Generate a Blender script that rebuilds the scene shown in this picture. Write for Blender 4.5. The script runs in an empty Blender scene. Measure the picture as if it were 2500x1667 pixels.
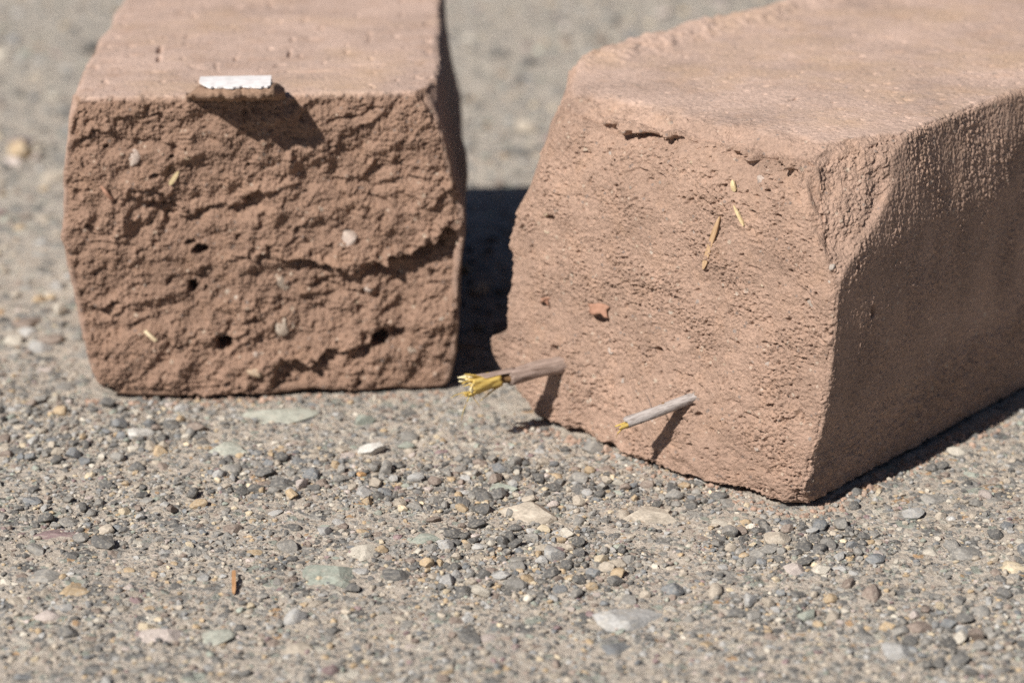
import bpy, math, random
import numpy as np
from mathutils import Vector, Matrix

# ------------------------------------------------------------------ camera, sky, sun
scene = bpy.context.scene
R = math.radians
PITCH, CAM_H = 20.3, 0.257
FOCUS_DIST, F_STOP = 0.618, 6.9
SUN_AZ, SUN_EL = 39.5, 42.0            # light travels towards +x/+y, from behind-left of the camera
SUN_STRENGTH, SKY_STRENGTH, EXPOSURE = 5.0, 0.05, 0.40

cd = bpy.data.cameras.new('camera'); cam = bpy.data.objects.new('camera', cd)
scene.collection.objects.link(cam); scene.camera = cam
cam.location = (0, -0.65, CAM_H); cam.rotation_euler = (R(90 - PITCH), 0, 0)
cd.sensor_width = 22.3; cd.lens = 55.0; cd.clip_start = 0.01; cd.clip_end = 100
cd.dof.use_dof = True; cd.dof.focus_distance = FOCUS_DIST; cd.dof.aperture_fstop = F_STOP

w = bpy.data.worlds.new('World'); scene.world = w; w.use_nodes = True
nt = w.node_tree; bg = nt.nodes['Background']; sky = nt.nodes.new('ShaderNodeTexSky')
sky.sky_type = 'NISHITA'; sky.sun_disc = False; sky.sun_elevation = R(SUN_EL)
sky.sun_rotation = R(SUN_AZ + 180); sky.altitude = 1500; sky.air_density = 0.5; sky.dust_density = 1.6; sky.ozone_density = 0.4
nt.links.new(sky.outputs[0], bg.inputs[0]); bg.inputs[1].default_value = SKY_STRENGTH
sl = bpy.data.lights.new('sun', 'SUN'); sun = bpy.data.objects.new('sun', sl); scene.collection.objects.link(sun)
sl.energy = SUN_STRENGTH; sl.angle = R(0.53); sl.color = (1.0, 0.955, 0.89)
LDIR = Vector((math.sin(R(SUN_AZ)) * math.cos(R(SUN_EL)), math.cos(R(SUN_AZ)) * math.cos(R(SUN_EL)), -math.sin(R(SUN_EL))))
sun.rotation_euler = LDIR.to_track_quat('-Z', 'Y').to_euler()
sun.location = -LDIR * 3
vs = scene.view_settings; vs.view_transform = 'Standard'; vs.look = 'None'; vs.exposure = EXPOSURE; vs.gamma = 1
vs.use_curve_mapping = False

scene.cycles.use_denoising = False
scene.cycles.max_bounces = 5; scene.cycles.diffuse_bounces = 3; scene.cycles.glossy_bounces = 2
C = scene.collection
rng = np.random.default_rng(7); random.seed(7)
mm = 0.001

# ------------------------------------------------------------------ numpy noise
_tab = np.random.default_rng(99).normal(size=(256, 3)); _tab /= np.linalg.norm(_tab, axis=1)[:, None]
_tab = _tab.astype(np.float32)
def _h(i, j, k, seed):
    h = (i * 374761393 + j * 668265263 + k * 2147483647 + seed * 1274126177) & 0xffffffff
    h = ((h ^ (h >> 13)) * 1103515245) & 0xffffffff
    return ((h ^ (h >> 16)) & 255).astype(np.int64)
def perlin(P, seed=0):
    """P (n,3) in noise units -> about -1..1"""
    P = np.asarray(P, np.float32); I = np.floor(P).astype(np.int64); F = P - I
    U = F * F * F * (F * (F * 6 - 15) + 10); out = np.zeros(len(P), np.float32)
    for a in (0, 1):
        wx = U[:, 0] if a else 1 - U[:, 0]
        for b in (0, 1):
            wy = U[:, 1] if b else 1 - U[:, 1]
            for c in (0, 1):
                wz = U[:, 2] if c else 1 - U[:, 2]
                g = _tab[_h(I[:, 0] + a, I[:, 1] + b, I[:, 2] + c, seed)]
                out += wx * wy * wz * (g[:, 0] * (F[:, 0] - a) + g[:, 1] * (F[:, 1] - b) + g[:, 2] * (F[:, 2] - c))
    return out * 1.5
def sstep(a, b, x):
    t = np.clip((x - a) / (b - a), 0, 1); return t * t * (3 - 2 * t)

# ------------------------------------------------------------------ object helpers
def link(name, me, mat=None, parent=None):
    o = bpy.data.objects.new(name, me); C.objects.link(o)
    if mat is not None and me is not None and len(me.materials) == 0: me.materials.append(mat)
    if parent is not None: o.parent = parent
    return o
def tag(o, label=None, cat=None, group=None, kind=None):
    if label: o['label'] = label
    if cat: o['category'] = cat
    if group: o['group'] = group
    if kind: o['kind'] = kind
    return o
def empty(name, loc, rz=0.0):
    o = bpy.data.objects.new(name, None); C.objects.link(o); o.location = loc; o.rotation_euler = (0, 0, rz)
    o.empty_display_size = 0.01; return o
def raw_mesh(name, co, loops, starts, smooth=True):
    me = bpy.data.meshes.new(name)
    me.vertices.add(len(co)); me.vertices.foreach_set('co', np.ascontiguousarray(co, np.float32).ravel())
    me.loops.add(len(loops)); me.loops.foreach_set('vertex_index', np.ascontiguousarray(loops, np.int32))
    me.polygons.add(len(starts)); me.polygons.foreach_set('loop_start', np.ascontiguousarray(starts, np.int32))
    me.polygons.foreach_set('use_smooth', np.full(len(starts), smooth, bool))
    me.update(calc_edges=True); me.validate(); return me
def pymesh(name, v, f, smooth=False):
    me = bpy.data.meshes.new(name); me.from_pydata([tuple(x) for x in v], [], f)
    if smooth: me.polygons.foreach_set('use_smooth', np.ones(len(me.polygons), bool))
    me.update(); return me
def set_attr(me, name, vals):
    at = me.attributes.new(name, 'FLOAT', 'POINT'); at.data.foreach_set('value', np.ascontiguousarray(vals, np.float32))
def set_col(me, name, vals):
    at = me.attributes.new(name, 'FLOAT_COLOR', 'POINT')
    v = np.ones((len(vals), 4), np.float32); v[:, :3] = vals; at.data.foreach_set('color', v.ravel())

# ------------------------------------------------------------------ material helpers
class N:
    def __init__(s, name):
        s.m = bpy.data.materials.new(name); s.m.use_nodes = True; s.t = s.m.node_tree
        s.b = s.t.nodes['Principled BSDF']
        s.b.inputs['Specular IOR Level'].default_value = 0.2
    def n(s, typ, **kw):
        x = s.t.nodes.new(typ)
        for k, v in kw.items():
            if k.startswith('i_'): s.put(x.inputs[k[2:].replace('_', ' ')], v)
            else: setattr(x, k, v)
        return x
    def put(s, sock, v):
        if isinstance(v, bpy.types.NodeSocket): s.t.links.new(v, sock)
        elif isinstance(v, bpy.types.Node): s.t.links.new(v.outputs[0], sock)
        elif isinstance(v, tuple) and len(v) == 3 and sock.type == 'RGBA': sock.default_value = (*v, 1)
        else: sock.default_value = v
    def coord(s, scale=(1, 1, 1), src='Object', rand=False):
        t = s.n('ShaderNodeTexCoord').outputs[src]
        mp = s.n('ShaderNodeMapping'); s.put(mp.inputs['Vector'], t); mp.inputs['Scale'].default_value = scale
        if rand:
            oi = s.n('ShaderNodeObjectInfo'); mu = s.n('ShaderNodeMath', operation='MULTIPLY')
            s.put(mu.inputs[0], oi.outputs['Random']); mu.inputs[1].default_value = 57.0
            s.put(mp.inputs['Location'], mu)
        return mp.outputs[0]
    def noise(s, vec, scale, detail=3, rough=0.55):
        x = s.n('ShaderNodeTexNoise'); s.put(x.inputs['Vector'], vec); x.inputs['Scale'].default_value = scale
        x.inputs['Detail'].default_value = detail; x.inputs['Roughness'].default_value = rough; return x.outputs[0]
    def vor(s, vec, scale, feature='F1', out=0):
        x = s.n('ShaderNodeTexVoronoi', feature=feature); s.put(x.inputs['Vector'], vec); x.inputs['Scale'].default_value = scale
        return x.outputs[out]
    def ramp(s, fac, pts, interp='LINEAR'):
        x = s.n('ShaderNodeValToRGB'); s.put(x.inputs[0], fac); cr = x.color_ramp; cr.interpolation = interp
        while len(cr.elements) < len(pts): cr.elements.new(0.5)
        for e, (p, c) in zip(cr.elements, pts):
            e.position = p; e.color = (c, c, c, 1) if isinstance(c, (int, float)) else (*c, 1)
        return x.outputs[0]
    def mix(s, fac, a, b, blend='MIX'):
        x = s.n('ShaderNodeMix', data_type='RGBA', blend_type=blend)
        s.put(x.inputs[0], fac); s.put(x.inputs[6], a); s.put(x.inputs[7], b); return x.outputs[2]
    def math(s, op, a, b=0.0):
        x = s.n('ShaderNodeMath', operation=op); s.put(x.inputs[0], a); s.put(x.inputs[1], b); return x.outputs[0]
    def attr(s, name, out='Fac'):
        x = s.n('ShaderNodeAttribute'); x.attribute_name = name; return x.outputs[out]
    def bump(s, h, dist, strength=1.0, normal=None):
        x = s.n('ShaderNodeBump'); s.put(x.inputs['Height'], h); x.inputs['Distance'].default_value = dist
        s.put(x.inputs['Strength'], strength)
        if normal is not None: s.put(x.inputs['Normal'], normal)
        return x.outputs[0]
    def done(s, col, rough=0.9, normal=None):
        s.put(s.b.inputs['Base Color'], col); s.put(s.b.inputs['Roughness'], rough)
        if normal is not None: s.put(s.b.inputs['Normal'], normal)
        return s.m

def adobe(name, fracture, crust):
    k = N(name); v = k.coord()
    dust = k.attr('crust')
    base = k.mix(dust, fracture, crust)
    big = k.noise(v, 45, 4, 0.6)
    c = k.mix(1.0, base, k.ramp(big, [(0.28, 0.80), (0.5, 1.0), (0.72, 1.16)]), 'MULTIPLY')
    tint = k.noise(v, 140, 3)
    c = k.mix(k.ramp(tint, [(0.5, 0.0), (0.72, 0.35)]), c, tuple(x * y for x, y in zip(fracture, (1.18, 1.12, 1.02))))
    fine = k.noise(v, 900, 4, 0.7)
    c = k.mix(0.9, c, k.ramp(fine, [(0.25, 0.62), (0.5, 1.0), (0.78, 1.30)]), 'MULTIPLY')
    # faint stains and dark specks on the trowelled crust
    st = k.math('MULTIPLY', k.ramp(k.noise(v, 28, 4, 0.65), [(0.48, 0.0), (0.66, 0.5)]), dust)
    c = k.mix(st, c, (0.47, 0.325, 0.215))
    y = k.n('ShaderNodeTexVoronoi'); k.put(y.inputs['Vector'], v); y.inputs['Scale'].default_value = 260
    sy = k.n('ShaderNodeSeparateColor'); k.put(sy.inputs[0], y.outputs['Color'])
    sp = k.math('MULTIPLY', k.math('MULTIPLY', k.math('GREATER_THAN', sy.outputs[0], 0.84), k.ramp(y.outputs['Distance'], [(0.10, 1.0), (0.22, 0.0)])), dust)
    c = k.mix(k.math('MULTIPLY', sp, 0.8), c, (0.20, 0.165, 0.14))
    # sand grains of other colours in the clay
    x = k.n('ShaderNodeTexVoronoi'); k.put(x.inputs['Vector'], v); x.inputs['Scale'].default_value = 820
    sep = k.n('ShaderNodeSeparateColor'); k.put(sep.inputs[0], x.outputs['Color'])
    near = k.ramp(x.outputs['Distance'], [(0.28, 1.0), (0.40, 0.0)])
    pale = k.math('MULTIPLY', k.math('GREATER_THAN', sep.outputs[0], 0.955), near)
    dark = k.math('MULTIPLY', k.math('GREATER_THAN', sep.outputs[1], 0.955), near)
    c = k.mix(k.math('MULTIPLY', pale, k.ramp(dust, [(0.0, 0.6), (1.0, 0.25)])), c, (0.60, 0.49, 0.39))
    c = k.mix(k.math('MULTIPLY', dark, 0.6), c, (0.19, 0.17, 0.16))
    g2 = k.n('ShaderNodeTexVoronoi'); k.put(g2.inputs['Vector'], v); g2.inputs['Scale'].default_value = 330
    sg = k.n('ShaderNodeSeparateColor'); k.put(sg.inputs[0], g2.outputs['Color'])
    grit = k.math('MULTIPLY', k.math('GREATER_THAN', sg.outputs[0], 0.9), k.ramp(g2.outputs['Distance'], [(0.14, 1.0), (0.24, 0.0)]))
    gcol = k.ramp(sg.outputs[1], [(0.0, (0.50, 0.40, 0.31)), (0.45, (0.56, 0.46, 0.36)), (0.7, (0.30, 0.27, 0.25)), (0.88, (0.60, 0.53, 0.45))], 'CONSTANT')
    c = k.mix(k.math('MULTIPLY', grit, k.ramp(dust, [(0.0, 0.7), (1.0, 0.1)])), c, gcol)
    h = k.math('ADD', k.noise(v, 1900, 4, 0.75), k.math('MULTIPLY', k.noise(v, 620, 3, 0.65), 1.2))
    return k.done(c, 0.97, k.bump(h, 0.00065, k.ramp(dust, [(0.0, 1.0), (1.0, 0.55)])))

def ground_mat():
    k = N('weathered concrete'); v = k.coord()
    wob = k.n('ShaderNodeTexNoise'); k.put(wob.inputs['Vector'], v); wob.inputs['Scale'].default_value = 420
    add = k.n('ShaderNodeVectorMath', operation='SCALE'); k.put(add.inputs[0], wob.outputs['Color']); add.inputs['Scale'].default_value = 0.0022
    vv = k.n('ShaderNodeVectorMath', operation='ADD'); k.put(vv.inputs[0], v); k.put(vv.inputs[1], add.outputs[0]); vv = vv.outputs[0]
    sand = k.mix(k.noise(v, 60, 4), (0.395, 0.340, 0.285), (0.515, 0.455, 0.388))
    sand = k.mix(1.0, sand, k.ramp(k.noise(v, 1500, 4, 0.7), [(0.25, 0.62), (0.5, 1.0), (0.8, 1.3)]), 'MULTIPLY')
    hs = []
    for sc, thr, amt in ((150, 0.50, 0.9), (360, 0.38, 0.9), (800, 0.32, 0.8)):
        x = k.n('ShaderNodeTexVoronoi'); k.put(x.inputs['Vector'], vv); x.inputs['Scale'].default_value = sc
        sep = k.n('ShaderNodeSeparateColor'); k.put(sep.inputs[0], x.outputs['Color'])
        near = k.ramp(x.outputs['Distance'], [(0.36, 1.0), (0.50, 0.0)])
        keep = k.math('MULTIPLY', k.math('GREATER_THAN', sep.outputs[0], thr), near)
        col = k.ramp(sep.outputs[1], [(0.0, (0.13, 0.13, 0.128)), (0.20, (0.22, 0.215, 0.205)), (0.42, (0.32, 0.305, 0.28)),
                                      (0.58, (0.38, 0.33, 0.27)), (0.72, (0.27, 0.29, 0.25)), (0.86, (0.52, 0.48, 0.41)), (0.97, (0.42, 0.27, 0.15))], 'CONSTANT')
        col = k.mix(0.55, col, k.ramp(k.noise(v, sc * 6, 3, 0.7), [(0.3, 0.6), (0.7, 1.35)]), 'MULTIPLY')
        sand = k.mix(k.math('MULTIPLY', keep, amt), sand, col)
        hs.append(k.math('MULTIPLY', keep, 250.0 / sc * 0.6))
    h = k.math('ADD', k.math('ADD', hs[0], hs[1]), k.math('ADD', hs[2], k.math('MULTIPLY', k.noise(v, 1300, 4, 0.75), 1.3)))
    return k.done(sand, 0.92, k.bump(h, 0.0006, 0.9))

def stone_mat(name, per_object):
    k = N(name)
    if per_object:
        col = k.n('ShaderNodeObjectInfo').outputs['Color']; v = k.coord(rand=True); f = 1.0
        t = 'Object'
    else:
        col = k.attr('col', 'Color'); v = k.coord(); f = 330.0
    a = k.noise(v, 2.2 * f, 5, 0.7); b = k.noise(v, 9 * f, 3, 0.7)
    c = k.mix(0.85, col, k.ramp(a, [(0.3, 0.66), (0.5, 1.0), (0.72, 1.30)]), 'MULTIPLY')
    c = k.mix(0.85, c, k.ramp(b, [(0.3, 0.66), (0.5, 1.0), (0.75, 1.42)]), 'MULTIPLY')
    # dust lying in the hollows and on some flanks
    c = k.mix(k.ramp(k.noise(v, 3.1 * f, 4, 0.6), [(0.5, 0.0), (0.68, 0.55)]), c, (0.44, 0.395, 0.33))
    k.b.inputs['Specular IOR Level'].default_value = 0.35
    return k.done(c, 0.78, k.bump(k.math('ADD', a, k.math('MULTIPLY', b, 0.5)), 0.0004, 0.8))

def plain(name, c1, c2, scale=(1, 1, 1), sc=600, rough=0.85, bump=0.0002, lo=0.35, hi=0.65, spec=0.2):
    k = N(name); v = k.coord(scale)
    n = k.noise(v, sc, 4, 0.6)
    k.b.inputs['Specular IOR Level'].default_value = spec
    return k.done(k.mix(k.ramp(n, [(lo, 0.0), (hi, 1.0)]), c1, c2), rough, k.bump(n, bump, 0.8))

M_ADOBE_L = adobe('red brown adobe', (0.310, 0.200, 0.145), (0.470, 0.342, 0.282))
M_ADOBE_R = adobe('tan adobe', (0.415, 0.282, 0.214), (0.458, 0.332, 0.272))
M_GROUND = ground_mat()
M_STONE = stone_mat('pebble stone', True)
M_GRAVEL = stone_mat('gravel stone', False)
M_BARK = plain('weathered bark', (0.13, 0.088, 0.068), (0.35, 0.265, 0.225), (1, 1, 0.10), 1500, 0.85, 0.0004, 0.30, 0.58)
M_BARK2 = plain('grey bark', (0.15, 0.12, 0.105), (0.385, 0.345, 0.325), (1, 1, 0.22), 1700, 0.8, 0.0003, 0.27, 0.50)
M_YELLOW = plain('torn yellow fibre', (0.36, 0.225, 0.05), (0.66, 0.50, 0.16), (1, 1, 0.15), 1500, 0.6, 0.0002)
M_PITH = plain('brown pith', (0.11, 0.06, 0.028), (0.27, 0.16, 0.075), (1, 1, 1), 1200, 0.85)
M_CREAM = plain('cream pith', (0.72, 0.60, 0.33), (0.83, 0.74, 0.50), (1, 1, 1), 1200, 0.8)
M_STRAW = plain('tan straw', (0.33, 0.205, 0.115), (0.56, 0.39, 0.235), (1, 1, 0.04), 2600, 0.55, 0.0003)
M_STRAW2 = plain('orange straw', (0.34, 0.18, 0.085), (0.50, 0.29, 0.155), (1, 1, 0.1), 1800, 0.6, 0.0002)
M_PALE = plain('pale straw', (0.68, 0.53, 0.33), (0.80, 0.68, 0.47), (1, 1, 0.1), 1800, 0.6)
M_WHITE = plain('white skin of the chip', (0.62, 0.59, 0.58), (0.77, 0.74, 0.735), (1, 1, 1), 420, 0.75, 0.0001)
M_CHIP = plain('brown torn core', (0.19, 0.12, 0.082), (0.31, 0.205, 0.145), (1, 1, 3), 900, 0.95, 0.0005)
M_RED = plain('reddish flake', (0.29, 0.155, 0.105), (0.38, 0.215, 0.15), (1, 1, 1), 700, 0.85)
M_CHAFF = plain('yellow chaff', (0.52, 0.40, 0.22), (0.62, 0.50, 0.30), (1, 1, 1), 1500, 0.6)

# ------------------------------------------------------------------ ground
def ground_z(x, y):
    P = np.stack([x, y, np.zeros_like(x)], 1)
    z = 0.55 * mm * perlin(P / (22 * mm), 3) + 0.45 * mm * perlin(P / (7 * mm), 4) + 0.22 * mm * perlin(P / (2.4 * mm), 5)
    z += 0.10 * mm * perlin(P / (1.1 * mm), 6)
    z += 0.55 * mm * np.abs(perlin(P / (4.2 * mm), 7)) + 0.42 * mm * np.abs(perlin(P / (1.9 * mm), 8))
    return z - 0.85 * mm
def graded(lo, hi, dl, dh, step, grow=1.16):
    mid = list(np.arange(dl, dh + 1e-9, step))
    a, st = mid[0], step
    left = []
    while a > lo: st *= grow; a -= st; left.append(a)
    b, st = mid[-1], step
    right = []
    while b < hi: st *= grow; b += st; right.append(b)
    return np.array(left[::-1] + mid + right)
gx = graded(-4, 4, -0.145, 0.145, 0.00062); gy = np.concatenate([graded(-2, -0.172, -0.172, -0.1719, 0.0007)[:-1], np.arange(-0.172, -0.03, 0.0007)])
ys, st = list(gy), 0.0007
while ys[-1] < 5: st *= (1.012 if ys[-1] < 0.4 else 1.2); ys.append(ys[-1] + st)
gy = np.array(sorted(set(ys)))
GX, GY = np.meshgrid(gx, gy, indexing='ij'); nx_, ny_ = GX.shape
gz = ground_z(GX.ravel().astype(np.float32), GY.ravel().astype(np.float32))
co = np.stack([GX.ravel(), GY.ravel(), gz], 1)
I = np.arange(nx_ * ny_).reshape(nx_, ny_)
q = np.stack([I[:-1, :-1], I[1:, :-1], I[1:, 1:], I[:-1, 1:]], -1).reshape(-1, 4)
gme = raw_mesh('ground', co, q.ravel(), np.arange(len(q)) * 4)
ground = tag(link('ground', gme, M_GROUND), kind='structure')

# ------------------------------------------------------------------ bricks
def lattice_brick(X, Y, Z, fine, stride):
    """Surface lattice of a box. fine: faces kept at full resolution; others coarse with matching borders."""
    nx, ny, nz = len(X) - 1, len(Y) - 1, len(Z) - 1
    def key(i, j, k): return (np.asarray(i, np.int64) * (ny + 1) + j) * (nz + 1) + k
    faces = {'front': (lambda a, b: key(a, 0 * a, b), nx, nz), 'back': (lambda a, b: key(nx - a, 0 * a + ny, b), nx, nz),
             'left': (lambda a, b: key(0 * a, ny - a, b), ny, nz), 'right': (lambda a, b: key(0 * a + nx, a, b), ny, nz),
             'top': (lambda a, b: key(a, b, 0 * a + nz), nx, ny), 'bottom': (lambda a, b: key(a, ny - b, 0 * a), nx, ny)}
    loops, counts = [], []
    for nm, (kf, na, nb) in faces.items():
        if nm in fine:
            a, b = np.meshgrid(np.arange(na), np.arange(nb), indexing='ij'); a = a.ravel(); b = b.ravel()
            q = np.stack([kf(a, b), kf(a + 1, b), kf(a + 1, b + 1), kf(a, b + 1)], 1)
            loops.append(q.ravel()); counts.append(np.full(len(q), 4))
        else:
            s = stride
            for a in range(0, na, s):
                for b in range(0, nb, s):
                    pa, pb = [], []
                    def run(a0, b0, a1, b1, full):
                        n = s if full else 1
                        for t in range(n):
                            pa.append(a0 + (a1 - a0) * t // n); pb.append(b0 + (b1 - b0) * t // n)
                    run(a, b, a + s, b, b == 0); run(a + s, b, a + s, b + s, a + s == na)
                    run(a + s, b + s, a, b + s, b + s == nb); run(a, b + s, a, b, a == 0)
                    loops.append(kf(np.array(pa), np.array(pb))); counts.append(np.array([len(pa)]))
    L = np.concatenate(loops); cnt = np.concatenate(counts)
    uk, inv = np.unique(L, return_inverse=True)
    k = uk % (nz + 1); j = (uk // (nz + 1)) % (ny + 1); i = uk // ((nz + 1) * (ny + 1))
    return np.stack([X[i], Y[j], Z[k]], 1), inv, np.concatenate([[0], np.cumsum(cnt)[:-1]])

def even(lo, hi, n): return np.linspace(lo, hi, n + 1)
def dense_front(hi, n, p=1.5): return hi * np.linspace(0, 1, n + 1) ** p

def round_box(P, W, D, H, r, rb):
    """rounded box in [0,W]x[0,D]x[0,H] -> position and outward normal"""
    rz0 = np.where(P[:, 2] < H / 2, rb, r)
    lo = np.stack([np.full(len(P), r)] * 2 + [np.full(len(P), rb)], 1); hi = np.array([W - r, D - r, H - r])
    Q = np.clip(P, lo, hi); d = P - Q
    n = d / np.maximum(np.linalg.norm(d, axis=1), 1e-9)[:, None]
    rad = np.where(P[:, 2] < lo[:, 2], rb, r)[:, None]
    return Q + n * rad, n

def ledges(u, z, lst, seed, jk=1.0):
    """overhanging broken edges: polyline (mm), depth, reach below, half sharpness"""
    P = np.stack([u, z, np.zeros_like(u)], 1)
    jit = 3.2 * mm * perlin(P / (6.5 * mm), seed) + 1.7 * mm * perlin(P / (2.4 * mm), seed + 1) + 0.8 * mm * perlin(P / (1 * mm), seed + 2)
    jit = jit * jk; wob = perlin(P * np.array([1, .35, 1]) / (7.5 * mm), seed + 3); out = np.zeros(len(u), np.float32)
    for pl, D, reach in lst:
        px = np.array([p[0] for p in pl]) * mm; pz = np.array([p[1] for p in pl]) * mm
        zl = np.interp(u, px, pz) + jit
        ext = (2.5 if D < 4.4 else 5.0) * mm
        fade = sstep(px[0] - ext, px[0] + ext, u) * sstep(px[-1] + ext, px[-1] - ext, u)
        fade = fade * (np.clip(0.62 + 1.1 * wob, 0.12, 1.25) if D < 4.4 else np.clip(0.95 + 0.4 * wob, 0.6, 1.2))
        t = zl - z
        e = (1.2 if D > 3 else 0.6) * mm
        prof = sstep(-e, e, t) * np.exp(-np.maximum(t, 0) / (reach * mm)) 
        lip = np.exp(-((t + 1.3 * mm) / (1.5 * mm)) ** 2) * (0.22 if D < 4.4 or D > 7 else 0.34)
        out += fade * D * mm * (lip - prof)
    return out
def holes(u, z, lst, seed):
    P = np.stack([u, z, np.zeros_like(u)], 1); out = np.zeros(len(u), np.float32)
    j = perlin(P / (1.5 * mm), seed) * 0.35
    for (cu, cz, ru, rz, D) in lst:
        r = np.sqrt(((u - cu * mm) / (ru * mm)) ** 2 + ((z - cz * mm) / (rz * mm)) ** 2) + j
        out -= D * mm * sstep(1.15, 0.55, r)
    return out
def cut(P, nrm, pts, soft, seed, amp, scale):
    """trim the brick along a plane through three points (a broken-off corner)"""
    a, b, c = [np.array(p) * mm for p in pts]; n = np.cross(b - a, c - a); n /= np.linalg.norm(n)
    if n @ nrm < 0: n = -n
    s = (P - a) @ n + amp * mm * perlin(P / (scale * mm), seed)
    sp = np.where(s > 0, np.sqrt(s * s + (soft * mm) ** 2) - 0, 0)
    over = 0.5 * (s + np.sqrt(s * s + (soft * mm) ** 2))
    wgt = sstep(0, soft * mm, over)
    return P - n * over[:, None], wgt, n

def finish_brick(name, P, nrm, disp, inv, starts, crust, mat, root):
    P2 = P + nrm * disp[:, None]
    P2[:, 2] = np.maximum(P2[:, 2], 0.15 * mm)
    me = raw_mesh(name, P2, inv, starts); set_attr(me, 'crust', crust)
    o = link(name, me, mat, root); return o, P2

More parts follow.
